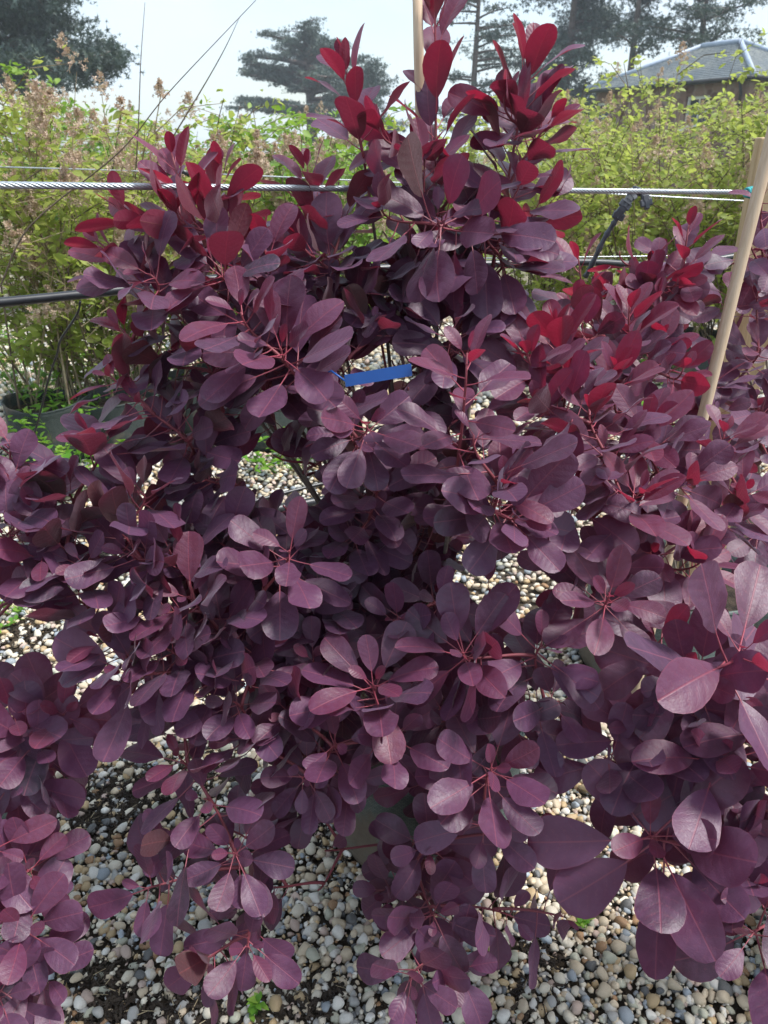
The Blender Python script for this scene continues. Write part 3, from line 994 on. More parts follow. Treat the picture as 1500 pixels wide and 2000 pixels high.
# blue plant label
def blue_label():
    a, b = P(674, 744, 1.07), P(804, 722, 1.04)
    d = (b - a).normalized(); up = Vector((0, .35, 1)); up = (up - d * up.dot(d)).normalized(); nrm = d.cross(up)
    root = empty('plant_label', a, 'blue plastic plant label hanging among the inner twigs', 'label')
    m = MB(); c = (a + b) / 2; hl = (b - a).length / 2
    rot = Matrix((d, nrm, up)).transposed()
    m.box(c, (hl, .0005, .0085), rot=rot); m.obj('strip', M_BLUE, root, smooth=False)
    r_ = random.Random(4)
    ink = MB()
    for row in (-.2, .25):
        x = -hl * .72
        while x < hl * .35:
            wd = r_.uniform(.001, .0035)
            ink.box(c + d * x + up * (.0085 * row + r_.uniform(-.0006, .0006)) + nrm * -.0009, (wd, .00015, .00035), rot=rot)
            x += wd * 2 + r_.uniform(.0008, .002)
    for o in (ink.obj('faded_marks', M_INK, root, smooth=False),): pass
    lp = MB(); lp.tube([a, a + Vector((-.02, .01, .012)), a + Vector((-.035, .03, .0))], .0015, 5); lp.obj('loop', M_BLUE, root)
blue_label()

# ------------------------------------------------------------------ smoke bush leaves
def leaf_template(seed, age, p, q, W, bend, fold, wave, twist, pet, side):
    """blade of length 1 along +Y after a stalk of length pet; Z is the upper face"""
    N, A = 11, 6
    m = MB()
    r_ = random.Random(seed)
    peak = p / (p + q)
    norm = (peak ** p) * ((1 - peak) ** q)
    vs_, lx, lt, lu, fs = [], [], [], [], []
    ph1, ph2 = r_.uniform(0, 6.28), r_.uniform(0, 6.28)
    # spine integrated so the blade keeps its length while it arches
    ys, zs, ang = [pet], [0.0], []
    prev = 0
    ts = [(1 - math.cos(math.pi * i / N)) / 2 for i in range(N + 1)]
    for i in range(N + 1):
        an = bend[0] + (bend[1] - bend[0]) * ts[i]
        ang.append(an)
        if i:
            dl = ts[i] - ts[i - 1]
            am = (ang[i] + ang[i - 1]) / 2
            ys.append(ys[-1] + dl * math.cos(am)); zs.append(zs[-1] + dl * math.sin(am))
    for i, t in enumerate(ts):
        tt = min(max(t, 1e-5), 1 - 1e-5)
        hw = W * (tt ** p) * ((1 - tt) ** q) / norm if 0 < i < N else .004
        hw *= 1 + .035 * math.sin(t * 9 + ph1)
        nz_, ny_ = math.cos(ang[i]), -math.sin(ang[i])
        for k in range(A + 1):
            u = -1 + 2 * k / A
            x = u * hw
            z = fold * abs(x) * (1 - .3 * abs(u)) + wave * math.sin(t * 8 + ph2 + (1.5 if u > 0 else 0)) * abs(u) ** 2 * hw
            z += wave * .35 * math.sin(t * 21 + abs(u) * 3 + ph1) * .06
            tw = twist * (t - .3)
            xx, zz = x * math.cos(tw) - z * math.sin(tw), x * math.sin(tw) + z * math.cos(tw)
            vs_.append((xx + side * t * t, ys[i] + zz * ny_, zs[i] + zz * nz_))
            lx.append(x); lt.append(t); lu.append(u)
    w1 = A + 1
    for i in range(N):
        for k in range(A):
            fs.append((i * w1 + k, i * w1 + k + 1, (i + 1) * w1 + k + 1, (i + 1) * w1 + k))
    m.add(vs_, fs, 0, lx=lx, lt=lt, lu=lu, age=age, rnd=r_.random())
    # stalk, running a little way under the midrib
    c = [(0, 0, 0), (0, pet * .5, .012 * (1 if bend[0] < 0 else -1)), (0, pet, 0.0), (side * .01, pet + .12 * math.cos(bend[0]), .12 * math.sin(bend[0]) - .004)]
    m.tube(c, [.017, .013, .011, .004], 5, 1, cap=False, age=age, lx=0.0, lt=0.0, lu=0.0, rnd=.5)
    return m

T_LEAF = []          # (Tpl, mesh, age class, roundness)
rl = random.Random(5)
for cls, (age, n) in enumerate([(0.0, 6), (0.35, 7), (0.8, 9), (1.0, 10)]):
    for k in range(n):
        if cls == 0:
            mb = leaf_template(100 + k, age, rl.uniform(.75, .95), rl.uniform(.55, .7), rl.uniform(.22, .29), (rl.uniform(0, .25), rl.uniform(-.35, .1)), rl.uniform(.2, .55), rl.uniform(.02, .08), rl.uniform(-.3, .3), .28, rl.uniform(-.05, .05))
        elif cls == 1:
            mb = leaf_template(200 + k, age, rl.uniform(.8, 1.0), rl.uniform(.48, .58), rl.uniform(.24, .30), (rl.uniform(0, .3), rl.uniform(-.5, 0)), rl.uniform(.12, .38), rl.uniform(.03, .10), rl.uniform(-.3, .3), .38, rl.uniform(-.06, .06))
        else:
            mb = leaf_template(300 * cls + k, age, rl.uniform(.68, .92), rl.uniform(.42, .52), rl.uniform(.275, .345), (rl.uniform(-.05, .3), rl.uniform(-.55, .15)), rl.uniform(.0, .28), rl.uniform(.05, .22), rl.uniform(-.3, .3), rl.uniform(.36, .52), rl.uniform(-.06, .06))
        T_LEAF.append((Tpl(mb), mb.mesh('leaf', [M_LEAF, M_PET]), cls))
CLS = {c: [i for i, t in enumerate(T_LEAF) if t[2] == c] for c in range(4)}
LT = [t[0] for t in T_LEAF]

def shoot_leaves(r_, path, tipdir, n, size, Ls, age, spread=(22, 92), droop=.25):
    """leaves in a spiral round the end of a shoot; returns [(template, matrix, size)]"""
    # arc length from the tip
    pts = path[::-1]
    cum = [0.0]
    for i in range(1, len(pts)): cum.append(cum[-1] + (pts[i] - pts[i - 1]).length)
    res = []
    az0 = r_.uniform(0, 6.28)
    for i in range(n):
        f = i / max(n - 1, 1)
        s_ = min(Ls * f ** 1.15, cum[-1] * .95)
        k = 0
        while k < len(cum) - 2 and cum[k + 1] < s_: k += 1
        seg = max(cum[k + 1] - cum[k], 1e-6)
        p = pts[k].lerp(pts[k + 1], (s_ - cum[k]) / seg)
        A = (pts[k] - pts[k + 1]).normalized()
        if k < 2: A = (A + tipdir).normalized()
        X = A.cross(Vector((0.13, 0.37, 0.92)))
        if X.length < 1e-3: X = A.cross(Vector((1, 0, 0)))
        X.normalize(); Yv = A.cross(X)
        a = az0 + i * 2.39996 + r_.gauss(0, .14)
        Rv = X * math.cos(a) + Yv * math.sin(a)
        th = R(spread[0] + (spread[1] - spread[0]) * f ** .62 + r_.gauss(0, 9))
        d = A * math.cos(th) + Rv * math.sin(th)
        N = A * math.sin(th) - Rv * math.cos(th)
        g = droop * (0.25 + f) * r_.uniform(.4, 1.5)
        d = (d + Vector((0, 0, -g))).normalized()
        bi = .25 if age < .12 else 1.0
        N = N + Vector((r_.gauss(0, .13), -.45 * bi + r_.gauss(0, .13), .62 * bi))
        N = (N - d * N.dot(d)).normalized()
        rl_ = R(r_.gauss(0, 11))
        xv = d.cross(N)
        N = N * math.cos(rl_) + xv * math.sin(rl_)
        sz = size * (min(1.0, .36 + .66 * min(1, i / 4.5)) * r_.uniform(.84, 1.10))
        ag = age + f * 1.0 + r_.gauss(0, .12)
        c = 0 if ag < .28 else 1 if ag < .62 else 2 if ag < 1.05 else 3
        rot = orient(d, N)
        if np.linalg.det(rot) < 0: rot[:, 0] *= -1
        res.append((r_.choice(CLS[c]), m4(rot, sz, np.array(p)), sz))
    return res

GAPS = [(480, 885, 650, 990), (870, 1090, 985, 1190), (960, 1140, 1080, 1205), (0, 1185, 110, 1330), (200, 1450, 290, 1600), (540, 1640, 690, 2000), (600, 1590, 715, 1745),
        (1110, 1810, 1350, 2000), (110, 1570, 185, 1760), (150, 1890, 285, 2000), (455, 820, 560, 900), (0, 400, 110, 860), (560, 60, 640, 300), (880, 0, 1000, 70), (1150, 100, 1500, 330), (1330, 620, 1400, 700), (700, 1560, 790, 1610), (655, 680, 830, 790), (838, 600, 882, 690), (1110, 390, 1270, 540), (792, 0, 824, 130), (1385, 600, 1435, 715), (1410, 500, 1455, 610), (1435, 400, 1475, 510), (1455, 280, 1500, 410)]
def in_gap(M, sz):
    c = M[:3, 3] + M[:3, 1] * .8
    q_ = proj(c)
    if q_ is None: return False
    return any(a < q_[0] < c2 and b < q_[1] < d for a, b, c2, d in GAPS)

class Bush:
    def __init__(s, name, label, base, bagh, seed, nscaf, group=None):
        s.base = Vector(base); s.bagh = bagh; s.r = random.Random(seed)
        s.root = empty(name, (base[0], base[1], bagh * .8), label, 'shrub', group)
        s.cl = []; s.leaves = []; s.nscaf = nscaf
    def add(s, px, py, Y, n, size, age=.35, Ls=.10, dir=None, spread=(30, 86), droop=.10):
        tip = P(px, py, Y)
        s.cl.append((tip, n, size, age, Ls, dir, spread, droop))
    def fill(s, prob, back=(.10, .28), down=.10, n=9, size=.08):
        for (tip, n0, sz, age, Ls, d, sp, dr) in list(s.cl):
            if s.r.random() < prob and tip.z < 1.36:
                ax = Vector((s.base.x, s.base.y, tip.z))
                v = (ax - tip); ln = v.length
                t2 = tip + (v / max(ln, .01)) * min(ln, s.r.uniform(*back)) + Vector((s.r.gauss(0, .05), s.r.gauss(0, .04), -s.r.uniform(0, down)))
                s.cl.append((t2, n, size, .75, .09, None, (25, 100), .35))
    def build(s):
        r_ = s.r
        B = Vector((s.base.x, s.base.y, s.bagh * .8))
        info = []
        for c in s.cl:
            tip = c[0]
            d = c[5]
            if d is None:
                o_ = tip - Vector((B.x, B.y, tip.z))
                o_ = o_ * (1.0 / max(o_.length, .05)) * min(1.0, o_.length / .35)
                d = o_ * .75 + Vector((0, 0, .8)) + Vector((r_.gauss(0, .12), r_.gauss(0, .12), 0))
            d = Vector(d).normalized()
            info.append((c, tip, d))
        order = sorted(range(len(info)), key=lambda i: -(info[i][1] - B).length)
        scaf = []
        nodes = []   # points available for branching
        paths = {}
        picked = []
        for i in order:
            if len(picked) >= s.nscaf: break
            t = info[i][1]
            if all((t - info[j][1]).length > .16 for j in picked): picked.append(i)
        rest = [i for i in order if i not in picked]
        rest.sort(key=lambda i: (info[i][1] - B).length)
        for i in picked + rest:
            c, tip, d = info[i]
            if i in picked:
                p0 = B + Vector((r_.gauss(0, .03), r_.gauss(0, .03), -.02))
                ln = (tip - p0).length
                h_ = Vector((0, 0, 1)) * .5 + (tip - p0).normalized() * .5
                p1 = p0 + h_ * ln * .38
                r0 = .0075
                u0 = 0.0
            else:
                best, bp = 1e9, B
                for q_ in nodes:
                    v = tip - q_
                    if v.length < .07: continue
                    cost = v.length + max(0, q_.z - tip.z + .02) * 2.0
                    if cost < best: best, bp = cost, q_
                p0 = bp.copy(); ln = (tip - p0).length
                p1 = p0 + ((tip - p0).normalized() * .7 + Vector((0, 0, .3))) * ln * .33
                r0 = .0036
                u0 = .25
            p2 = tip - d * min(ln * .42, .16)
            path = bez(p0, p1, p2, tip, 12)
            paths[i] = path
            for k in range(3, 10): nodes.append(path[k])
            yr = []
            cum = sum((path[k + 1] - path[k]).length for k in range(12))
            acc = 0
            for k in range(13):
                left = cum - acc
                yr.append(1.0 if left < .16 else max(0.0, 1 - (left - .16) / .12))
                if k < 12: acc += (path[k + 1] - path[k]).length
            m = MB()
            m.tube(path, [r0 + (.0015 - r0) * (k / 12) ** .8 for k in range(13)], 6, young=yr)
            m.obj('branch', M_STEM, s.root)
            for lf in shoot_leaves(r_, path, d, int(round(c[1] * 1.35)), c[2] * .90, c[4] * (.68 if c[4] < .125 else 1.0), c[3], c[6], c[7]):
                if in_gap(lf[1], lf[2]) and r_.random() < .92: continue
                s.leaves.append(lf)

UP = (0, 0, 1)
main = Bush('smoke_bush', 'large central purple smoke bush growing through the steel cable', MAIN, .29, 3, 14)
A_ = main.add
# top shoots
A_(850, -5, 1.44, 22, .092, -.05, .40, (-.03, -.05, 1), (14, 58), .02)
A_(672, 130, 1.40, 10, .085, -.05, .15, (-.35, -.1, 1), (14, 60), .02)
A_(742, 250, 1.38, 9, .090, .1, .14, (-.2, -.1, 1), (14, 60), .02)
A_(1040, 110, 1.47, 15, .092, .0, .18, (.18, -.05, 1), (14, 60), .02)
A_(985, 190, 1.43, 12, .092, .1, .17, (.05, -.1, 1), (14, 62), .02)
A_(1075, 235, 1.46, 11, .090, .15, .15, (.55, -.1, .8), (16, 64), .03)
A_(1095, 400, 1.40, 11, .080, .0, .15, (1, -.1, .25), (16, 62), .04)
A_(855, 430, 1.27, 14, .105, .7, .13, (0, -.8, .55), (35, 105), .55)
A_(955, 440, 1.32, 12, .100, .55, .13, (.3, -.5, .7), (30, 100), .4)
A_(745, 410, 1.30, 12, .105, .5, .13, (-.3, -.55, .7), (30, 98), .35)
A_(830, 300, 1.36, 11, .095, .25, .16, (0, -.3, 1), (25, 85), .2)
A_(600, 330, 1.42, 11, .085, .05, .15, (-.15, 0, 1), (14, 60), .02)
A_(655, 400, 1.42, 10, .085, .25, .14, None)
A_(900, 340, 1.40, 10, .095, .4, .14, None)
A_(1020, 350, 1.38, 11, .095, .45, .14, (.4, -.3, .8))
A_(1000, 500, 1.36, 11, .100, .9, .12, (.3, -.4, .5), (40, 110), .5)
# upper left shoots
for (px, py, Y, n, sz, ag, d) in [(335, 300, 1.30, 10, .078, -.1, (-.05, 0, 1)), (430, 325, 1.34, 9, .078, -.1, (.1, 0, 1)), (235, 405, 1.26, 11, .082, -.05, (-.35, 0, 1)),
        (345, 415, 1.26, 12, .085, .1, (-.1, -.1, 1)), (440, 425, 1.28, 11, .082, .1, (0, -.1, 1)), (190, 470, 1.27, 8, .085, .1, (-.8, -.1, .7)), (292, 535, 1.20, 13, .092, .45, None), (420, 530, 1.20, 12, .088, .4, None),
        (515, 470, 1.28, 10, .085, .35, (0, -.2, 1)), (590, 480, 1.32, 11, .090, .5, None), (470, 610, 1.14, 12, .092, .35, (0, -.5, .9)), (548, 680, 1.13, 14, .105, .45, (0, -.5, .8)),
        (235, 640, 1.22, 9, .082, -.05, (-.5, -.1, .9)), (215, 735, 1.20, 10, .080, .2, (-.6, -.2, .7)), (300, 700, 1.22, 10, .082, .3, None), (275, 790, 1.16, 10, .082, .55, None),
        (385, 690, 1.22, 11, .086, .5, None), (640, 600, 1.30, 11, .088, .7, None), (740, 600, 1.36, 11, .090, .8, None), (350, 850, 1.16, 10, .088, .7, None),
        (180, 850, 1.12, 7, .105, .35, (-.6, -.2, .7)), (430, 790, 1.20, 10, .088, .8, None), (390, 930, 1.14, 10, .090, .75, None), (640, 500, 1.34, 10, .09, .6, None),
        (660, 700, 1.36, 9, .085, .9, None), (800, 560, 1.38, 9, .09, .9, None), (560, 580, 1.26, 10, .09, .6, None), (340, 610, 1.22, 10, .088, .55, None)]:
    if py < 490: A_(px, py, Y, n, sz, ag - .25, .13, d, (16, 66), .03)
    else: A_(px, py, Y, n, sz, ag - .08, .11, d)
# centre
for (px, py, Y, n, sz, ag, d, Ls) in [(717, 830, 1.10, 14, .078, .45, (0, -.6, .75), .07), (735, 950, 1.14, 11, .082, .7, None, .1), (625, 880, 1.26, 10, .085, 1.0, None, .1), (912, 690, 1.04, 13, .088, .0, (-.05, -.1, 1), .20),
        (925, 850, 1.05, 9, .095, .35, (.05, -.25, 1), .13), (985, 940, 1.04, 12, .092, .3, (.2, -.35, .9), .14), (1010, 1010, 1.02, 12, .095, .55, (.1, -.6, .6), .10), (880, 640, 1.28, 10, .09, .8, None, .1),
        (565, 1075, 1.02, 11, .085, .35, (0, -.5, .8), .09), (690, 1040, 1.16, 11, .082, .8, None, .09), (790, 990, 1.20, 9, .085, .9, None, .1), (275, 960, 1.06, 12, .090, .55, None, .1),
        (215, 1020, 1.05, 10, .09, .6, None, .1), (130, 960, 1.08, 11, .092, .5, (-.4, -.4, .8), .1), (258, 1085, .98, 12, .078, .4, (-.1, -.5, .8), .08), (368, 1165, .98, 11, .085, .4, (-.1, -.55, .8), .08),
        (205, 1245, .96, 12, .085, .45, (-.2, -.5, .8), .09), (248, 1315, .93, 12, .090, .5, (-.1, -.6, .7), .09), (110, 1060, 1.02, 9, .082, .4, (-.4, -.4, .8), .08), (495, 1270, .99, 12, .085, .35, (-.1, -.4, .9), .10),
        (612, 1290, 1.02, 12, .070, .4, (0, -.4, .9), .09), (728, 1335, .95, 14, .092, .3, (0, -.5, .9), .08), (770, 1210, 1.06, 9, .078, .35, (0, -.3, .9), .09), (905, 1275, .97, 13, .098, .35, (.1, -.5, .8), .08),
        (775, 1440, .92, 10, .080, .5, (.1, -.6, .7), .08), (655, 1450, .93, 9, .088, .5, (-.1, -.6, .7), .08), (560, 1390, .97, 10, .082, .55, None, .09), (962, 1500, .90, 13, .090, .35, (.2, -.5, .8), .08),
        (470, 1440, .95, 9, .08, .5, None, .08), (590, 1520, .92, 11, .066, .6, (0, -.6, .4), .08), (685, 1540, .93, 10, .066, .65, (0, -.6, .3), .08), (330, 1390, .97, 9, .085, 1.0, None, .09), (300, 1190, .97, 11, .082, .5, (-.1, -.5, .8), .08), (335, 1270, .95, 11, .082, .6, (-.1, -.5, .8), .08), (425, 1230, .98, 11, .085, .5, (0, -.5, .8), .08), (405, 1330, .95, 11, .085, .6, (-.1, -.5, .7), .08), (150, 1170, 1.0, 10, .085, .5, (-.3, -.5, .7), .08), (455, 1370, .95, 9, .08, .7, None, .08), (160, 1100, 1.0, 9, .08, .5, (-.3, -.5, .8), .08), (330, 1080, 1.02, 10, .085, .6, None, .08), (480, 1160, 1.03, 9, .08, .7, None, .08),
        (870, 1400, .96, 9, .095, .7, None, .09), (1060, 1260, 1.0, 10, .090, .6, (.4, -.4, .7), .09), (1090, 1370, .98, 9, .085, .7, (.4, -.4, .6), .09), (860, 1180, 1.08, 9, .08, .7, None, .1),
        (430, 1060, 1.08, 8, .085, .9, None, .09), (640, 1170, 1.10, 9, .08, .9, None, .09), (560, 1180, 1.06, 8, .08, .7, None, .09), (1010, 1420, .96, 9, .085, .7, (.3, -.5, .6), .08)]:
    A_(px, py, Y, n, sz, ag, Ls, d)
# low sprays
for (px, py, Y, n, sz, ag, d) in [(350, 1480, .93, 9, .085, .3, (-.35, -.3, .9)), (400, 1560, .90, 6, .085, .5, (-.1, -.6, .6)), (455, 1665, .86, 12, .072, .5, (0, -.6, .8)), (285, 1735, .83, 7, .098, .4, (-.5, -.6, .5)),
        (485, 1850, .79, 8, .075, .4, (.2, -.6, .6)), (400, 1880, .79, 9, .085, .6, (0, -.6, .5)), (330, 1640, .88, 6, .09, .6, (-.5, -.5, .5)), (838, 1655, .93, 8, .088, .7, (0, -.6, .4)), (848, 1790, .86, 11, .088, .5, (.1, -.6, .6)),
        (800, 1915, .78, 9, .085, .7, (0, -.7, .5)), (1000, 1790, .86, 6, .09, .6, (.4, -.6, .4)), (950, 1620, .88, 7, .09, .55, (.2, -.6, .3)), (1045, 1640, .92, 5, .075, .3, (.5, -.5, .3)), (900, 1900, .80, 7, .08, .8, (.2, -.6, .4)),
        (1100, 1790, .86, 5, .08, .5, (.6, -.5, .4))]:
    A_(px, py, Y, n, sz, ag, .08, d, (28, 88), .2)
main.fill(.95); main.fill(.3)

right = Bush('smoke_bush', 'purple smoke bush with bright red young leaves beside the central one', RIGHT, .34, 4, 9)
for (px, py, Y, n, sz, ag, d) in [(1190, 1165, .99, 12, .082, .2, (.1, -.4, .9)), (1110, 960, 1.12, 10, .09, .5, None), (1250, 960, 1.10, 12, .09, .0, (.3, -.4, .8)), (1375, 1090, 1.12, 12, .085, -.1, (.2, -.3, .9)),
        (1150, 800, 1.18, 12, .092, .2, (-.1, -.3, 1)), (1085, 640, 1.30, 12, .088, .0, (-.2, -.1, 1)), (1230, 600, 1.45, 12, .088, -.05, (0, -.1, 1)), (1325, 545, 1.58, 11, .082, .1, (.1, 0, 1)),
        (1130, 505, 1.60, 11, .085, .0, (-.1, 0, 1)), (1210, 490, 1.68, 10, .078, -.1, (0, 0, 1)), (1345, 440, 1.62, 8, .080, .05, (.05, 0, 1)), (1280, 520, 1.66, 9, .075, -.1, (0, 0, 1)), (1200, 720, 1.30, 12, .088, .1, (0, -.3, 1)),
        (1335, 720, 1.38, 12, .085, .05, (.1, -.2, 1)), (1260, 830, 1.22, 12, .088, .1, (0, -.4, .9)), (1415, 850, 1.32, 11, .085, .3, (.2, -.3, .9)), (1345, 940, 1.20, 11, .088, .3, (.2, -.4, .8)),
        (1050, 790, 1.20, 11, .09, .35, (-.2, -.4, .8)), (1030, 690, 1.24, 10, .088, .4, (-.2, -.3, .9)), (1455, 960, 1.28, 10, .085, .4, None), (1180, 880, 1.14, 10, .09, .4, None), (1290, 660, 1.5, 10, .085, .3, None),
        (1100, 740, 1.28, 10, .088, .4, None), (1270, 1080, 1.14, 9, .085, .5, None), (1080, 1120, 1.1, 7, .085, .6, (-.3, -.5, .6)), (1400, 700, 1.6, 9, .08, .5, None), (1420, 1000, 1.3, 9, .085, .5, None), (1120, 600, 1.5, 9, .085, .5, None), (1180, 570, 1.6, 10, .08, .2, None)]:
    if py < 760: right.add(px, py, Y, n, sz, ag - .34, .13, d, (16, 68), .04)
    else: right.add(px, py, Y, n, sz, ag - .16, .11, d)
right.fill(.65)

farr = Bush('smoke_bush', 'dark purple smoke bush growing against the timber post', FARR, .32, 5, 5)
for (px, py, Y, n, sz, ag, d) in [(1490, 375, 1.66, 9, .078, .2, (-.1, -.2, 1)), (1465, 470, 1.76, 9, .075, .5, None), (1480, 570, 1.70, 11, .080, .3, None), (1425, 570, 1.72, 9, .082, .15, (-.3, -.3, .9)), (1485, 680, 1.66, 11, .085, .4, None),
        (1445, 720, 1.70, 9, .08, .7, None), (1490, 800, 1.6, 10, .085, .6, None), (1450, 800, 1.68, 8, .08, .8, None), (1500, 500, 1.7, 9, .08, .4, None), (1520, 900, 1.55, 10, .085, .5, None), (1480, 1040, 1.5, 9, .085, .8, None)]:
    farr.add(px, py, Y, n, sz, ag, .11, d)
farr.fill(.6)

left = Bush('smoke_bush', 'purple smoke bush under the thick end of the steel cable', LEFT, .28, 6, 6)
for (px, py, Y, n, sz, ag, d) in [(20, 860, 1.08, 9, .080, -.05, (.1, -.1, 1)), (25, 940, 1.05, 10, .085, .4, None), (75, 1000, 1.04, 10, .088, .4, (.4, -.4, .8)), (20, 1040, 1.0, 9, .085, .3, (.3, -.4, .8)), (85, 1080, 1.0, 9, .075, .2, (.4, -.4, .8)),
        (125, 1395, .96, 11, .085, .3, (.5, -.4, .8)), (70, 1450, .93, 11, .085, .5, (.4, -.5, .7)), (25, 1530, .90, 10, .085, .6, (.4, -.5, .6)), (30, 1390, .95, 8, .085, .3, None), (120, 1500, .95, 9, .08, .8, (.5, -.4, .5)),
        (45, 1815, .76, 14, .082, .4, (.4, -.5, .8)), (60, 1700, .82, 10, .080, .4, (.4, -.4, .8)), (-10, 1660, .82, 9, .085, .3, None), (80, 1900, .74, 10, .08, .7, (.4, -.6, .5)), (0, 1950, .70, 9, .085, .6, None), (5, 1180, .98, 6, .085, .6, None)]:
    left.add(px, py, Y, n, sz, ag, .09, d)
left.fill(.5, n=6)

near = Bush('smoke_bush', 'purple smoke bush with the biggest round leaves, spreading over bare gravel', NEAR, .25, 7, 6)
for (px, py, Y, n, sz, ag, d) in [(1270, 1630, .84, 15, .105, .4, (-.25, -.5, .9)), (1395, 1475, .88, 13, .100, .25, (-.2, -.4, .9)), (1345, 1320, .95, 10, .09, .4, (-.3, -.3, .9)), (1450, 1270, .92, 10, .115, .1, (-.2, -.3, 1)),
        (1240, 1420, .95, 9, .09, .6, (-.4, -.3, .8)), (1440, 1570, .86, 9, .085, .6, (-.3, -.5, .7)), (1480, 1730, .78, 9, .10, .4, (-.3, -.5, .7)), (1465, 1830, .74, 7, .105, .6, (-.4, -.5, .4)), (1280, 1250, 1.0, 9, .085, .5, (-.3, -.3, .8)),
        (1500, 1400, .9, 10, .095, .2, None), (1360, 1400, .94, 9, .085, .6, None), (1180, 1480, .93, 8, .085, .7, (-.5, -.4, .6)), (1530, 1600, .84, 9, .1, .4, None), (1320, 1540, .92, 8, .09, .8, None), (1400, 1650, .86, 8, .085, .9, None)]:
    near.add(px, py, Y, n * .85, sz * 1.25, ag, .09, d, (28, 86), .14)
near.fill(.6, n=7, size=.09)

BUSHES = [main, right, farr, left, near]
for b in BUSHES: b.build()

# which leaves show largest: cast rays from the camera at every leaf
polys_v, polys_f, owner = [], [], []
off = 0
allv = []
for b in BUSHES:
    for (k, M, sz) in b.leaves:
        t = LT[k]
        v = t.v @ M[:3, :3].T + M[:3, 3]
        allv.append(v)
        polys_f.extend([tuple(i + off for i in f) for f in t.f[:66]])
        off += len(v)
bvh = BVHTree.FromPolygons([tuple(p) for v in allv for p in v], polys_f)
CAMP = Vector((0, 0, CAMZ))
idx = 0
samp = [(2, 3), (4, 1), (4, 5), (6, 3), (8, 2), (8, 4), (9, 3), (6, 1), (6, 5)]
for b in BUSHES:
    sc_ = []
    for j, (k, M, sz) in enumerate(b.leaves):
        v = allv[idx]; idx += 1
        vis, inside = 0, 0
        for (i, kk) in samp:
            p = Vector(v[i * 7 + kk])
            q_ = proj(p)
            if q_ is None or not (0 < q_[0] < 1500 and 0 < q_[1] < 2000): continue
            d = p - CAMP; ln = d.length
            hit = bvh.ray_cast(CAMP, d / ln, ln - .004)
            if hit[0] is None: vis += 1
        c = proj(Vector(v[6 * 7 + 3]))
        depth = c[2] if c else 9
        nrm = Vector(np.cross(v[6 * 7 + 5] - v[6 * 7 + 1], v[8 * 7 + 3] - v[4 * 7 + 3]))
        nrm.normalize()
        face = abs(nrm.dot((Vector(v[45]) - CAMP).normalized())) + .15
        sc_.append((vis / 9.0 * face * (sz / depth) ** 2, j))
    sc_.sort(reverse=True)
    b.pick = set(j for s_, j in sc_[:295] if s_ > 0)

for b in BUSHES:
    rest = []
    for j, (k, M, sz) in enumerate(b.leaves):
        if j in b.pick:
            link('leaf', T_LEAF[k][1], b.root, Matrix(M.tolist()))
        else:
            rest.append((k, M, {'rnd': b.r.random()}))
    if rest:
        o = link('leaves', join('leaves', LT, rest, [M_LEAF, M_PET]), b.root)
        tag(o, kind='stuff')

# ------------------------------------------------------------------ pebbles
import bmesh
def pebble_tpl(seed, sub):
    r_ = random.Random(seed)
    bm = bmesh.new()
    bmesh.ops.create_icosphere(bm, subdivisions=sub, radius=1.0)
    ph = [r_.uniform(0, 6.28) for _ in range(6)]
    planes = []
    for _ in range(r_.randint(5, 9)):
        d = Vector((r_.gauss(0, 1), r_.gauss(0, 1), r_.gauss(0, 1))).normalized()
        planes.append((d, r_.uniform(.55, .85)))
    ax = (1.0, r_.uniform(.60, .95), r_.uniform(.45, .75))
    vs_ = []
    for v in bm.verts:
        p = v.co.copy()
        s_ = 1 + .09 * math.sin(2.3 * p.x + ph[0]) * math.cos(2.1 * p.y + ph[1]) + .06 * math.sin(3.7 * p.z + ph[2] + 2 * p.x)
        p *= s_
        for d, o_ in planes:
            k = p.dot(d)
            if k > o_: p -= d * (k - o_) * .88
        vs_.append((p.x * ax[0], p.y * ax[1], p.z * ax[2]))
    m = MB()
    m.add(vs_, [tuple(v.index for v in f.verts) for f in bm.faces])
    bm.free()
    return m
PCOL = [((.56, .46, .33), 26), ((.64, .58, .47), 20), ((.36, .355, .34), 13), ((.27, .31, .35), 9), ((.46, .33, .18), 10), ((.30, .17, .085), 4), ((.46, .345, .29), 9), ((.10, .105, .11), 6), ((.70, .67, .61), 7), ((.42, .42, .33), 8)]
PW = [w_ for _, w_ in PCOL]
def pcolor(r_):
    c = r_.choices(PCOL, PW)[0][0]
    f = r_.uniform(.98, 1.38)
    return (c[0] * f, c[1] * f, c[2] * f, 1.0)
rp_ = random.Random(77)
PT_N = [Tpl(pebble_tpl(500 + i, 2)) for i in range(10)]
PT_F = [Tpl(pebble_tpl(600 + i, 1)) for i in range(8)]

# patches of bare mulch: photo pixel, radius in metres, strength
MULCH = [(c_, r0_ * .9, s0_ * .78) for c_, r0_, s0_ in [(G(270, 1560), .17, .85), (G(180, 1600), .12, .8), (G(400, 1500), .12, .7), (G(590, 1640), .07, .85), (G(330, 1660), .10, .6), (G(60, 1240), .14, .7), (G(200, 1920), .10, .75), (G(330, 1990), .09, .75), (G(1060, 1860), .06, .8),
         (G(460, 1400), .10, .7), (G(1040, 1950), .05, .7), (G(640, 1950), .05, .5), (G(230, 1960), .07, .8), (G(590, 1960), .04, .6), (Vector((MAIN.x, MAIN.y, 0)), .26, .6), (G(420, 1960), .10, .6)]]
def mulch_at(x, y):
    m = 0
    for c, r_, s_ in MULCH:
        d2 = (x - c.x) ** 2 + (y - c.y) ** 2
        m = max(m, s_ * math.exp(-d2 / (r_ * r_) * 1.1))
    return m
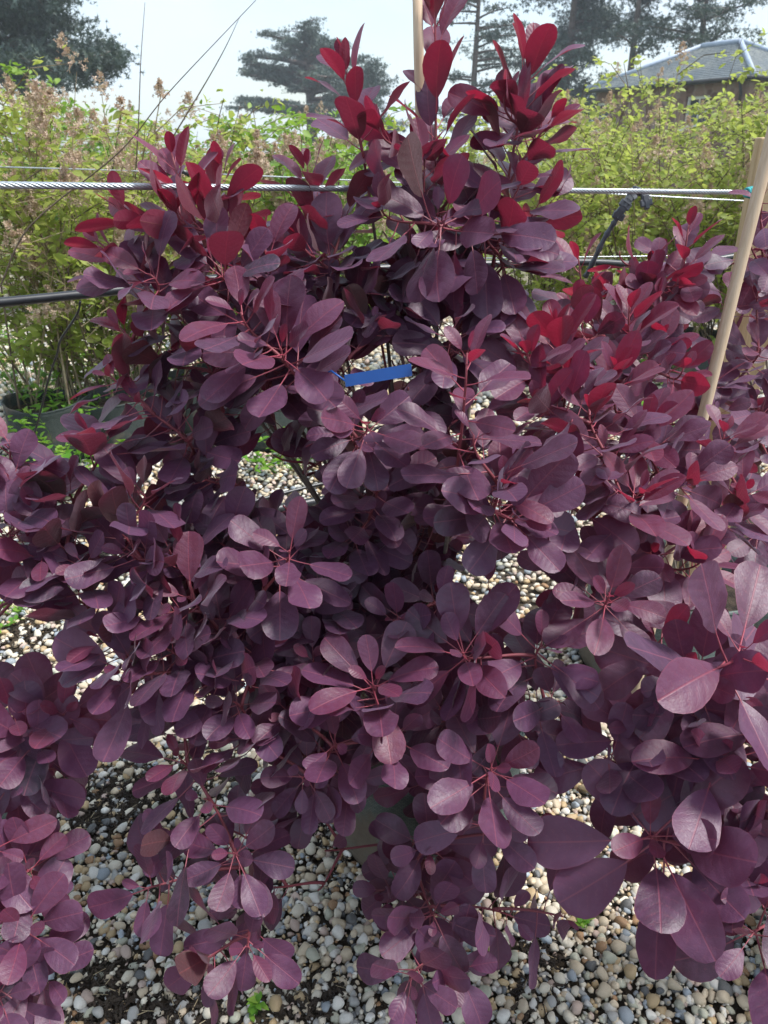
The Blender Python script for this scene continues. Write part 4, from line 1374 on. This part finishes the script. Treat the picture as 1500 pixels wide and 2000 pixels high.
def in_bag(x, y, pad):
    return any((x - a) ** 2 + (y - b) ** 2 < (r_ * .96 + pad) ** 2 for a, b, r_ in bag_spots)

near_inst, far_inst = [], []
def scatter(y0, y1, step, size, z, store, tpls, halfw, keep=1.0):
    y = y0
    while y < y1:
        hw = halfw(y)
        x = -hw
        while x < hw:
            xx, yy = x + rp_.gauss(0, step * .3), y + rp_.gauss(0, step * .3)
            x += step
            if rp_.random() > keep or in_bag(xx, yy, size * .4): continue
            mu = mulch_at(xx, yy)
            if rp_.random() < mu * 1.05: continue
            s_ = size * min(1.32, math.exp(rp_.gauss(0, .28)))
            tilt = Matrix.Rotation(rp_.uniform(0, 6.28), 3, 'Z') @ Matrix.Rotation(rp_.gauss(0, .35), 3, 'X') @ Matrix.Rotation(rp_.gauss(0, .3), 3, 'Y') @ Matrix.Rotation(rp_.uniform(0, 6.28), 3, 'Z')
            M = m4(np.array(tilt), s_, np.array((xx, yy, z + s_ * rp_.uniform(.15, .5))))
            store.append([rp_.randrange(len(tpls)), M, pcolor(rp_), s_])
        y += step * .92
hwf = lambda y: .62 * (y * .906 + .6) + .15
scatter(.62, 2.3, .0185, .0114, -.004, near_inst, PT_N, hwf)
scatter(.62, 2.3, .029, .0132, .004, near_inst, PT_N, hwf, .75)
scatter(.66, 1.9, .0125, .0062, .001, far_inst, PT_F, hwf, .8)
scatter(2.3, 4.2, .027, .0155, -.002, far_inst, PT_F, hwf)
scatter(4.2, 7.5, .050, .030, -.004, far_inst, PT_F, hwf, .9)

# the 300 pebbles that show largest (not hidden by leaves) are parts of the ground
cand = []
for i, (k, M, c_, s_) in enumerate(near_inst):
    p = Vector(M[:3, 3])
    q_ = proj(p)
    if q_ is None or not (8 < q_[0] < 1492 and 8 < q_[1] < 1992): continue
    d = p + Vector((0, 0, s_ * .4)) - CAMP; ln = d.length
    if bvh.ray_cast(CAMP, d / ln, ln)[0] is None:
        cand.append(((s_ / q_[2]) ** 2 * (1 + 20 * max(0, p.z)), i))
cand.sort(reverse=True)
sel = [i for _, i in cand[:290]]
selset = set(sel)
groups = {}
for i in sel:
    k, M, c_, s_ = near_inst[i]
    best = min(range(len(PCOL)), key=lambda q_: sum((PCOL[q_][0][j] - c_[j]) ** 2 for j in range(3)))
    key = (k, best)
    if key not in groups:
        groups[key] = join('pebble', PT_N, [(k, np.eye(4), {'pcol': (*PCOL[best][0], 1.0)})], [M_PEB])
    link('pebble', groups[key], ground, Matrix(M.tolist()))
rest = [(k, M, {'pcol': c_}) for i, (k, M, c_, s_) in enumerate(near_inst) if i not in selset]
# hidden or far-off-centre near stones use the light templates
ni = []
nf = [(k, M, {'pcol': c_}) for (k, M, c_, s_) in far_inst]
vis_i = set(i for _, i in cand)
for i, (k, M, c_, s_) in enumerate(near_inst):
    if i in selset: continue
    if i in vis_i: ni.append((k, M, {'pcol': c_}))
    else: nf.append((k % len(PT_F), M, {'pcol': c_}))
tag(link('gravel', join('gravel', PT_N, ni, [M_PEB]), ground), kind='stuff')
tag(link('far_gravel', join('far_gravel', PT_F, nf, [M_PEB]), ground), kind='stuff')

# mulch chips and dry bits
ch = MB(); ch.box((0, 0, 0), (1, .28, .10))
T_CH = [Tpl(ch)]
ci, si = [], []
for c, r_, s_ in MULCH:
    for _ in range(int(9000 * r_ * r_ * 3.2) + 60):
        x, y = c.x + rp_.gauss(0, r_ * .55), c.y + rp_.gauss(0, r_ * .55)
        if in_bag(x, y, .005): continue
        rot = Matrix.Rotation(rp_.uniform(0, 6.28), 3, 'Z') @ Matrix.Rotation(rp_.gauss(0, .35), 3, 'Y') @ Matrix.Rotation(rp_.gauss(0, .5), 3, 'X')
        M = m4(np.array(rot), rp_.uniform(.003, .010), np.array((x, y, rp_.uniform(0, .008))))
        if rp_.random() < .03:
            M2 = m4(np.array(rot) * np.array([[rp_.uniform(1.2, 3.6), rp_.uniform(.3, .7), .5]]), rp_.uniform(.003, .006), np.array((x, y, rp_.uniform(.006, .012))))
            si.append((0, M2, {'rnd': rp_.random()}))
        else:
            ci.append((0, M, {'rnd': rp_.random()}))
tag(link('mulch', join('mulch', T_CH, ci, [M_SOIL], smooth=False), ground), kind='stuff')
tag(link('straw_bits', join('straw_bits', T_CH, si, [M_STRAW], smooth=False), ground), kind='stuff')

# ------------------------------------------------------------------ weeds
def weed(label, px, py, n, leaf, h, seed, spread=.05):
    r_ = random.Random(seed)
    g = G(px, py)
    root = empty('weed', g, label, 'weed', 'green weeds in the gravel')
    inst = []
    sm = MB()
    for i in range(n):
        a = r_.uniform(0, 6.28); rr = spread * math.sqrt(r_.random())
        b = g + Vector((math.cos(a) * rr * .5, math.sin(a) * rr * .5, 0))
        tp = g + Vector((math.cos(a) * rr * 1.6, math.sin(a) * rr * 1.6, h * r_.uniform(.3, 1)))
        pts = [b, b.lerp(tp, .5) + Vector((0, 0, h * .15)), tp]
        sm.tube(pts, [.0014, .0012, .0008], 4, cap=False)
        for k in range(7):
            p = pts[1].lerp(tp, r_.random()) if k else tp
            d = Vector((r_.gauss(0, 1), r_.gauss(0, 1), r_.uniform(-.1, .9)))
            inst.append((r_.randint(0, 2), m4(orient(d, Vector((0, 0, 1))), leaf * r_.uniform(.6, 1.2), np.array(p)), {'rnd': r_.random()}))
    tag(sm.obj('stems', M_WEED, root), kind='stuff')
    o = link('leaves', join('leaves', T_SL, inst, [M_WEED]), root); tag(o, kind='stuff')
weed('tiny green seedling on the gravel below the low spray of purple leaves', 498, 1985, 3, .020, .035, 1, .01)
weed('tiny green seedling at the mulch edge under the central bag', 955, 1880, 3, .018, .025, 2, .012)
weed('small green weed showing beside the biggest rosette on the gravel', 1150, 1815, 5, .018, .03, 3, .015)
weed('low green weed under the grey branch of the left bush', 60, 1200, 22, .024, .06, 4, .10)
weed('leafy green weed in the gap above the black ground pipe', 165, 965, 34, .05, .26, 5, .18)
weed('green weed by the teal bag in the gap above the ground pipe', 560, 915, 30, .04, .14, 6, .16)
weed('green weed patch behind the central bush by the wooden stake', 590, 1215, 12, .022, .05, 7, .07)
weed('tall leafy weed on the gravel below the irrigation pipe', 70, 770, 90, .05, .55, 8, .32)
weed('bushy weed in front of the bag below the straw-stemmed shrub', 180, 850, 80, .05, .40, 9, .26)
weed('green weed clump beside the dark green bag and drip tube', 20, 985, 30, .04, .2, 10, .2)
weed('green weed clump in front of the teal bag behind the pale stake', 1330, 830, 40, .045, .22, 11, .24)
weed('green weed clump between the purple bush tops and the sagging pipe', 1240, 745, 50, .05, .3, 12, .4)
weed('weed with yellowish leaves between the two dark green bags', 130, 900, 50, .045, .34, 13, .16)
weed('sprawling weed at the foot of the bright green shrub with pinkish heads', 330, 800, 70, .05, .42, 14, .4)

# ------------------------------------------------------------------ thin haze over the distance
hz = MB(); hz.box((0, 60, 11.5), (130, 70, 12.5))
nh = NT('haze_air')
pv = nh.n('VolumePrincipled')
pv.inputs['Color'].default_value = (0.86, 0.92, 1.0, 1)
pv.inputs['Density'].default_value = 0.0012
nh.t.links.new(pv.outputs[0], nh.out.inputs['Volume'])
ho = hz.obj('haze', nh.m, None, smooth=False)
tag(ho, 'faint pale air over the garden and distant trees', 'haze', kind='stuff')
